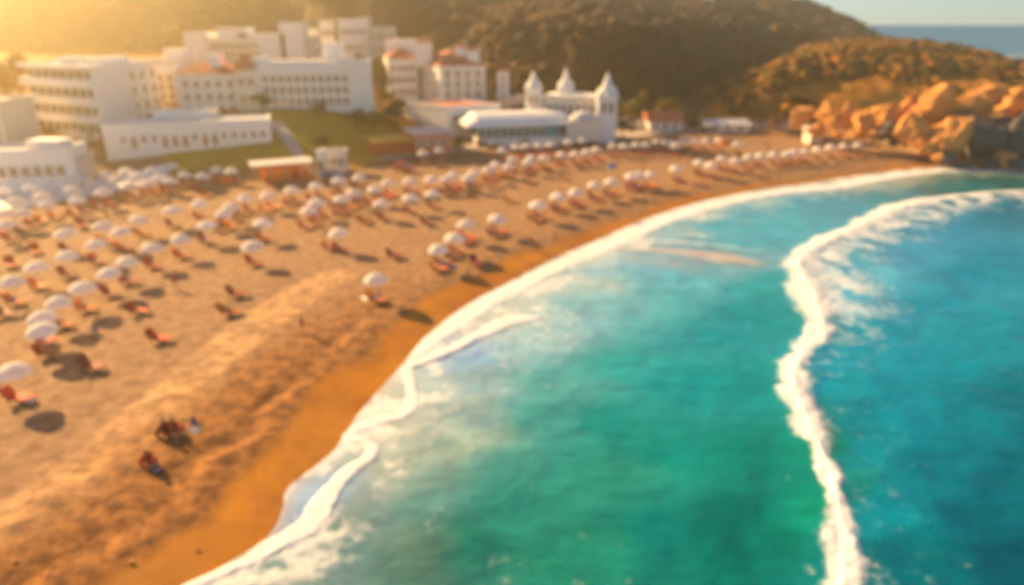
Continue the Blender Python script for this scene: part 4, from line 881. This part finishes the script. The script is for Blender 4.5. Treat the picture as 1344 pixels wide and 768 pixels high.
def person(label, loc, rz, pose, sw, top=False, long=False, group=None, z=None):
    key = (pose, top, long)
    if key not in PCACHE:
        me, J = POSES[pose]; PCACHE[key] = (me, swim_for(pose, me, J, top), hair_for(J, long), face_for(J)); PCACHE[key][2].materials.append(M['hair']); PCACHE[key][3].materials.append(M['swim_k'])
        for mm in PCACHE[key][2:3]:
            for p in mm.polygons: p.use_smooth = True
    me, sm, hmm, fm = PCACHE[key]
    zz = hgt(loc[0], loc[1]) if z is None else z
    r = bpy.data.objects.new('person', me); COL.objects.link(r); r.location = (loc[0], loc[1], zz); r.rotation_euler = (0, 0, rz); tag(r, label, 'person', group)
    skey = (pose, top, sw)
    if skey not in PCACHE: c = sm.copy(); c.materials.clear(); c.materials.append(M[sw]); PCACHE[skey] = c
    for nm, mm in (('swimwear', PCACHE[skey]), ('hair', hmm), ('eyes', fm)):
        c = bpy.data.objects.new(nm, mm); COL.objects.link(c); c.parent = r
    return r

def robe(q, pose, m, sc=1.15):
    me, J = POSES[pose]; c = link('robe', robe_for(me, J), M[m], q); q.scale = (sc, sc, sc)
# ------------------------------------------------------------------ parasols and loungers
CH = 2.15
def canopy_mesh(m, seg=8, r=1.22, sub=3):
    rg = random.Random(3); vs = []; fs = []; n = seg * sub; rings = [(0.0, .72), (.25, .68), (.5, .57), (.75, .37), (.93, .14), (1.0, 0.0), (1.0, -.15)]
    for k, (t, z) in enumerate(rings):
        for i in range(n):
            a = 2 * math.pi * i / n; ph = (i % sub) / sub; sc = 1 - .05 * math.sin(math.pi * ph) * t; dz = -.02 * math.sin(math.pi * ph) * t
            rr = max(t * r * sc, .01); vs.append((rr * math.cos(a), rr * math.sin(a), z + dz + (.02 * math.sin(i * 2.1) if k == len(rings) - 1 else 0)))
    for k in range(len(rings) - 1):
        for i in range(n): j = (i + 1) % n; fs.append((k * n + i, (k + 1) * n + i, (k + 1) * n + j, k * n + j))
    me = bpy.data.meshes.new('canopy'); me.from_pydata(vs, [], fs); me.update(); me.materials.append(m)
    return me
CAN = {k: canopy_mesh(M[k]) for k in ('canvas', 'canvas_o', 'canvas_b')}
pm = MB(); pm.tube((0, 0, -.35), (0, 0, CH + .66), .028, .024, 8); pm.tube((0, 0, CH + .66), (0, 0, CH + .82), .035, .012, 8)
PM = pm.mesh('pole'); PM.materials.append(M['pole'])
rb = MB()
for k in range(8): a = 2 * math.pi * k / 8; rb.tube((0, 0, CH + .18), (1.17 * math.cos(a), 1.17 * math.sin(a), CH - .0), .012, .008, 5); 
RB = rb.mesh('ribs'); RB.materials.append(M['pole'])
def parasol(label, x, y, m='canvas', sc=1.0, tilt=0, group='white parasols on the beach', z=None):
    zz = hgt(x, y) if z is None else z
    r = empty('parasol', (x, y, zz), random.uniform(0, .8), label=label, cat='parasol', group=group)
    r.scale = (sc, sc, 1)
    r.rotation_euler = (random.uniform(-.08, .08), random.uniform(-.08, .08), r.rotation_euler.z)
    for nm, me, z_ in (('pole', PM, 0), ('canopy', CAN[m], CH)):
        c = bpy.data.objects.new(nm, me); COL.objects.link(c); c.parent = r; c.location = (0, 0, z_)
        if nm == 'canopy': d = bpy.data.objects.new('ribs', RB); COL.objects.link(d); d.parent = c; d.location = (0, 0, -CH)
    return r
def lounger_meshes():
    fr = MB()
    for s in (-1, 1): fr.box((.0, s * .31, .30), (1.35, .06, .07)); fr.tube((-.60, s * .31, .30), (-1.05, s * .31, .88), .03, n=6)
    fr.box((.66, 0, .30), (.06, .62, .06)); fr.box((-.60, 0, .30), (.06, .62, .06)); fr.tube((-1.05, -.31, .88), (-1.05, .31, .88), .03, n=6)
    lg = MB(); lg.tube((0, 0, 0), (0, 0, .28), .032, n=6)
    st = MB(); st.box((.03, 0, .355), (1.26, .56, .05)); st.box((.72, 0, .345), (.14, .56, .04))
    bk = MB(); a = math.atan2(.58, -.45); mt = Matrix.Rotation(-(math.pi - a), 3, 'Y') if False else Matrix.Rotation(math.atan2(.58, .45), 3, 'Y')
    bk.box((-.82, 0, .62), (.74, .56, .05), mat=mt)
    return fr.mesh('frame'), lg.mesh('leg'), st.mesh('seat'), bk.mesh('backrest')
FRM, LEG, SEAT, BACK = lounger_meshes(); FRM.materials.append(M['frame']); LEG.materials.append(M['frame'])
LM = {}
for k in ('red', 'orange', 'maroon'):
    s_, b_ = SEAT.copy(), BACK.copy(); s_.materials.append(M[k]); b_.materials.append(M[k]); LM[k] = (s_, b_)
def lounger(label, x, y, rz, m='red', legs=True, group='sunloungers on the sand'):
    r = empty('sunlounger', (x, y, hgt(x, y)), rz, label=label, cat='sunlounger', group=group); r.scale = (1.18, 1.45, 1.25)
    L = [('frame', FRM, (0, 0, 0)), ('seat', LM[m][0], (0, 0, 0)), ('backrest', LM[m][1], (0, 0, 0))]
    if legs: L += [('leg', LEG, (a, b, 0)) for a in (-.55, .6) for b in (-.31, .31)]
    for nm, me, p in L: c = bpy.data.objects.new(nm, me); COL.objects.link(c); c.parent = r; c.location = p
    return r
ORD = ['first', 'second', 'third', 'fourth', 'fifth', 'sixth', 'seventh', 'eighth', 'ninth', 'tenth', 'eleventh', 'twelfth', 'thirteenth', 'fourteenth', 'fifteenth', 'sixteenth', 'seventeenth', 'eighteenth', 'nineteenth', 'twentieth', 'twenty-first', 'twenty-second', 'twenty-third', 'twenty-fourth', 'twenty-fifth', 'twenty-sixth']
ROWS = [
 ('near left diagonal row', [(18, 484), (57, 430), (56, 414), (76, 394), (108, 375), (142, 357), (164, 342), (199, 323), (236, 311), (270, 294)], 1, 2.3),
 ('second left diagonal row', [(15, 367), (47, 348), (86, 334), (126, 319), (159, 303)], 1, 2.3),
 ('third left diagonal row', [(10, 292), (86, 304), (134, 294), (182, 285), (226, 275), (261, 266)], 1, 2.3),
 ('plaza-edge rear row', [(5, 279), (30, 277), (60, 268), (101, 261), (134, 251), (170, 243), (195, 239), (207, 233), (222, 236), (242, 228), (265, 230), (284, 221), (304, 223)], 2, 2.3),
 ('left cluster middle row', [(292, 279), (301, 270), (319, 259), (352, 255), (383, 248), (415, 243), (444, 236), (473, 231)], 2, 2.3),
 ('scattered waterward group', [(332, 320), (344, 291), (445, 304), (492, 364)], 1, 2.3),
 ('central cluster', [(405, 275), (415, 264), (448, 260), (464, 251), (491, 248), (508, 239), (538, 236), (566, 234), (586, 234), (595, 229), (615, 232), (622, 225), (641, 221), (650, 215), (668, 217), (673, 208), (693, 212), (698, 206), (715, 206)], 2, 2.3),
 ('short row below centre', [(501, 266), (538, 258), (568, 252)], 1, 2.3),
 ('middle waterside row', [(575, 325), (596, 310), (611, 293), (651, 285), (706, 267), (733, 256), (757, 250), (780, 242), (802, 237), (829, 230), (838, 229), (853, 228), (887, 220)], 2, 2.3),
 ('long row before spires', [(737, 202), (756, 201), (770, 198), (783, 195), (804, 191), (819, 191), (835, 189), (848, 189), (863, 185), (876, 186), (886, 190), (896, 184), (911, 184), (926, 184), (943, 183), (968, 188)], 2, 2.3),
 ('farthest row by boulders', [(918, 212), (934, 216), (948, 207), (965, 210), (982, 205), (998, 203), (1017, 201), (1033, 201), (1043, 198), (1057, 198), (1074, 195), (1091, 192), (1108, 191), (1127, 190)], 2, 2.3),
 ('faint pavilion-front row', [(556, 200), (577, 197), (659, 196), (677, 192), (691, 191), (707, 190), (723, 189), (747, 185), (764, 184)], 2, 2.3),
 ('hazy plaza row', [(20, 262), (55, 256), (92, 248), (120, 240), (152, 235), (180, 229)], 0, 2.3),
 ('hazy back plaza row', [(5, 250), (38, 246), (72, 240), (104, 234), (138, 228), (165, 223), (200, 222), (225, 219)], 0, 2.3)]
PSW = ['swim_r', 'swim_b', 'swim_k', 'swim_w', 'swim_o', 'swim_r']
cnt = 0; LCOL = ['red', 'maroon', 'orange', 'red', 'red', 'orange', 'maroon']
WORDC = dict(red='red', orange='orange', maroon='dark red')
for row, pts, nl, dia in ROWS:
    pts = sorted(pts)
    for i, (u, v) in enumerate(pts):
        zc = CH + .3; p = G(u, v, zc); n_here = nl
        far_ = p[1] > 115
        which = f'{ORD[i]} parasol from left, {row}'
        parasol(f'white parasol, {ORD[i]} from left, {row}', p[0], p[1], sc=(1.0 if p[1] < 75 else 1.05) * random.uniform(.95, 1.05) * (.93 if far_ else 1))
        rz = R(random.uniform(-28, -8))
        for k in range(n_here):
            m = LCOL[(cnt * 3 + k) % 7]; cnt += 1
            dy = (0, 0) if n_here == 1 else ((.75, .75), (-.75, .75))[k]
            ox = .45 if n_here == 1 else random.uniform(.1, .5); oy = -.55 if n_here == 1 else (-1.15, .75)[k]
            c, s = math.cos(rz), math.sin(rz); lx = p[0] + c * ox - s * oy; ly = p[1] + s * ox + c * oy
            lab = f'{WORDC[m]} sunlounger beneath {which}' if n_here == 1 else f'{WORDC[m]} sunlounger, {("nearer", "farther")[k]} of two, {which}'
            lounger(lab, lx, ly, rz, m, legs=not far_)
            if random.random() < (.8 if k == 0 else .6):
                sw = random.choice(PSW); nmcol = {'swim_r': 'red', 'swim_b': 'blue', 'swim_k': 'black', 'swim_w': 'white', 'swim_o': 'orange'}[sw]
                side = 'reclining beneath' if n_here == 1 else ('on near lounger,' if k == 0 else 'on far lounger,')
                q = person(f'person in {nmcol} swimwear {side} {which}', (lx, ly), rz, 'recline', sw, top=random.random() < .5, long=random.random() < .5, group='people resting on the beach')
                q.location.z -= .02
parasol('small bright orange parasol at the right end of the long row before the spires', *G(949, 190, 1.9), m='canvas_o', group=None)
parasol('small blue parasol standing alone behind the waterside row', *G(803, 219, 2.3), m='canvas_b', sc=.55, group=None)
# loungers standing free on the open sand
for lb, u, v, m, rz in [('dark red empty sunlounger right of the parasol nearest the left edge', 122, 482, 'maroon', -18), ('red empty sunlounger alone on open sand below the near row', 211, 444, 'red', -12), ('orange-red sunlounger with a person on it in the middle of the sand', 302, 409, 'orange', -8),
                        ('dark red sunlounger just above the orange-red one', 313, 386, 'maroon', -8), ('red sunlounger right of the near diagonal row', 183, 408, 'red', -12), ('dark sunlounger at the left edge between two rows', 8, 412, 'maroon', -12),
                        ('red upright sunlounger at the left edge behind the second row', 14, 348, 'red', -50), ('red upright sunlounger farther back near the left edge', 47, 330, 'red', -50), ('pinkish red sunlounger behind the third row', 107, 297, 'red', -50),
                        ('red sunlounger left of the isolated parasol', 436, 326, 'red', -5), ('brown sunlounger in the open sand right of the isolated parasol', 520, 336, 'maroon', -20), ('orange sunlounger below the short row', 480, 291, 'orange', -30), ('faded sunlounger right of the short row', 563, 294, 'maroon', -20),
                        ('orange sunlounger alone above the waterside row', 670, 263, 'orange', -20), ('small faded sunlounger farther up the sand', 697, 240, 'maroon', -20), ('orange sunlounger alone in the far middle of the sand', 742, 234, 'orange', -20), ('dark sunlounger near the water right of the waterside row', 626, 346, 'maroon', -60),
                        ('red sunlounger behind the left cluster', 272, 256, 'red', -20), ('red sunlounger behind the gap left of the isolated pair', 358, 243, 'red', -40), ('red sunlounger by the rear row near the plaza corner', 306, 240, 'red', -20)]:
    p = G(u, v, .3); lounger(lb, p[0], p[1], R(rz), m)
def per(lb, u, v, pose, sw, rz, top=False, long=False, z=0.0, zadd=0):
    p = G(u, v, z); q = person(lb, p, R(rz), pose, sw, top, long, 'people resting on the beach'); q.location.z += zadd; return q
per('person in orange swimwear reclining on the lone orange-red lounger', 302, 409, 'recline', 'swim_o', -8, True, z=.3)
per('person in red swimwear standing alone on the sand near the middle', 397, 436, 'stand', 'swim_r', -20, True, True)
robe(per('person in a loose red robe sitting on the sand, lowest figure in the picture', 196, 610, 'sit', 'swim_r', -30, True, True), 'sit', 'robe_r')
robe(per('person in a dark red robe sitting on the left side of the foreground pair', 219, 572, 'sit', 'swim_k', -25, True, False), 'sit', 'robe_d', 1.35)
robe(per('person in a red robe sitting on the right side of the foreground pair', 230, 569, 'sit', 'swim_r', -20, True, True), 'sit', 'robe_r', 1.2)
per('person in red and blue swimwear sitting right of the near row', 125, 438, 'sit', 'swim_b', -30, True, True)
per('person in pinkish red swimwear standing beside the near row', 230, 378, 'walk', 'swim_r', -60, True, True)
per('person squatting under the lone parasol nearest the water', 500, 392, 'squat', 'swim_k', 170)
per('person in orange swimwear walking towards the water', 728, 316, 'walk', 'swim_o', -40, True)
per('person in red swimwear walking behind the one nearer the water', 697, 325, 'walk', 'swim_r', -60, True, True)
per('person standing behind the waterside row', 608, 290, 'stand', 'swim_k', -60)
per('person sitting at the right end of the waterside pair', 627, 350, 'sit', 'swim_r', -60, True)
per('person standing among the central cluster', 495, 240, 'stand', 'swim_k', -60)
per('person standing between the two pairs of the waterside row', 843, 224, 'stand', 'swim_r', -80, True, True)
per('person in red standing on the sand near the rear row', 152, 283, 'stand', 'swim_r', -50, True)
per('person in dark swimwear sitting above the third row', 140, 286, 'sit', 'swim_k', -30)
per('person in red standing right of the rear row', 207, 262, 'stand', 'swim_r', -50, True, True)
per('person in red sitting near the plaza corner', 276, 257, 'sit', 'swim_r', -20, True)
per('person in orange bending on the far sand', 846, 262, 'squat', 'swim_o', -60)
per('person strolling before the red-brown restaurant', 485, 215, 'walk', 'swim_w', 20, True)
per('person strolling along the paving left of the pavilion', 582, 222, 'walk', 'swim_r', 60, True, True)
per('person standing behind the right end of the long row', 1000, 196, 'stand', 'swim_b', -80, True)
per('second person standing behind the right end of the long row', 1007, 197, 'stand', 'swim_r', -80, True, True)
per('person in black standing left of the farthest row', 905, 213, 'stand', 'swim_k', -80)
# towels and bags
def cloth(name, label, u, v, w, l, rz, m, cat):
    p = G(u, v, .05); z = hgt(*p); nx, ny = 8, 12; vs = []; fs = []
    for k in (0, 1):
        for i in range(nx + 1):
            for j in range(ny + 1):
                a = (i / nx - .5) * w; b = (j / ny - .5) * l; vs.append((a, b, .03 + .03 * math.sin(a * 5 + b * 3) - .02 * k))
    n_ = (nx + 1) * (ny + 1)
    for k in (0, 1):
        for i in range(nx):
            for j in range(ny): q = [k * n_ + i * (ny + 1) + j, k * n_ + (i + 1) * (ny + 1) + j, k * n_ + (i + 1) * (ny + 1) + j + 1, k * n_ + i * (ny + 1) + j + 1]; fs.append(tuple(q if k == 0 else q[::-1]))
    me = bpy.data.meshes.new(name); me.from_pydata(vs, [], fs); me.update(); o = link(name, me, M[m]); o.location = (p[0], p[1], z + .03); o.rotation_euler = (0, 0, R(rz)); return tag(o, label, cat)
cloth('towel', 'blue towel on the sand beside the first waterside parasol', 587, 350, 1.0, 2.0, 75, 'towel_b', 'towel')
cloth('towel', 'white towel spread left of the person under the lone waterside parasol', 484, 391, 1.1, 1.5, 40, 'towel_w', 'towel')
cloth('towel', 'blue-grey towel at the feet of the foreground pair', 256, 564, .6, .8, 60, 'towel_g', 'towel')
def bag(label, u, v, m):
    p = G(u, v); r = empty('beach_bag', (*p, hgt(*p)), .5, label=label, cat='bag')
    q = MB(); q.lathe([(.02, 0), (.20, 0), (.24, .1), (.25, .3), (.22, .32), (.2, .28)], 12); q.build('body', M[m], r)
    q = MB(); pr = None
    for k in range(9): a = math.pi * k / 8; c = (.18 * math.cos(a), 0, .30 + .2 * math.sin(a)); q.tube(pr, c, .012, n=5) if pr else None; pr = c
    q.build('handle', M['frame'], r)
bag('white beach bag beside the lounger nearest the left edge', 40, 528, 'towel_w'); bag('pale bag in front of the lowest sitting person', 206, 618, 'towel_g'); bag('pale blue bag at the feet of the foreground pair', 254, 556, 'towel_g'); bag('dark bag on the sand under the lone waterside parasol', 494, 395, 'swim_k')
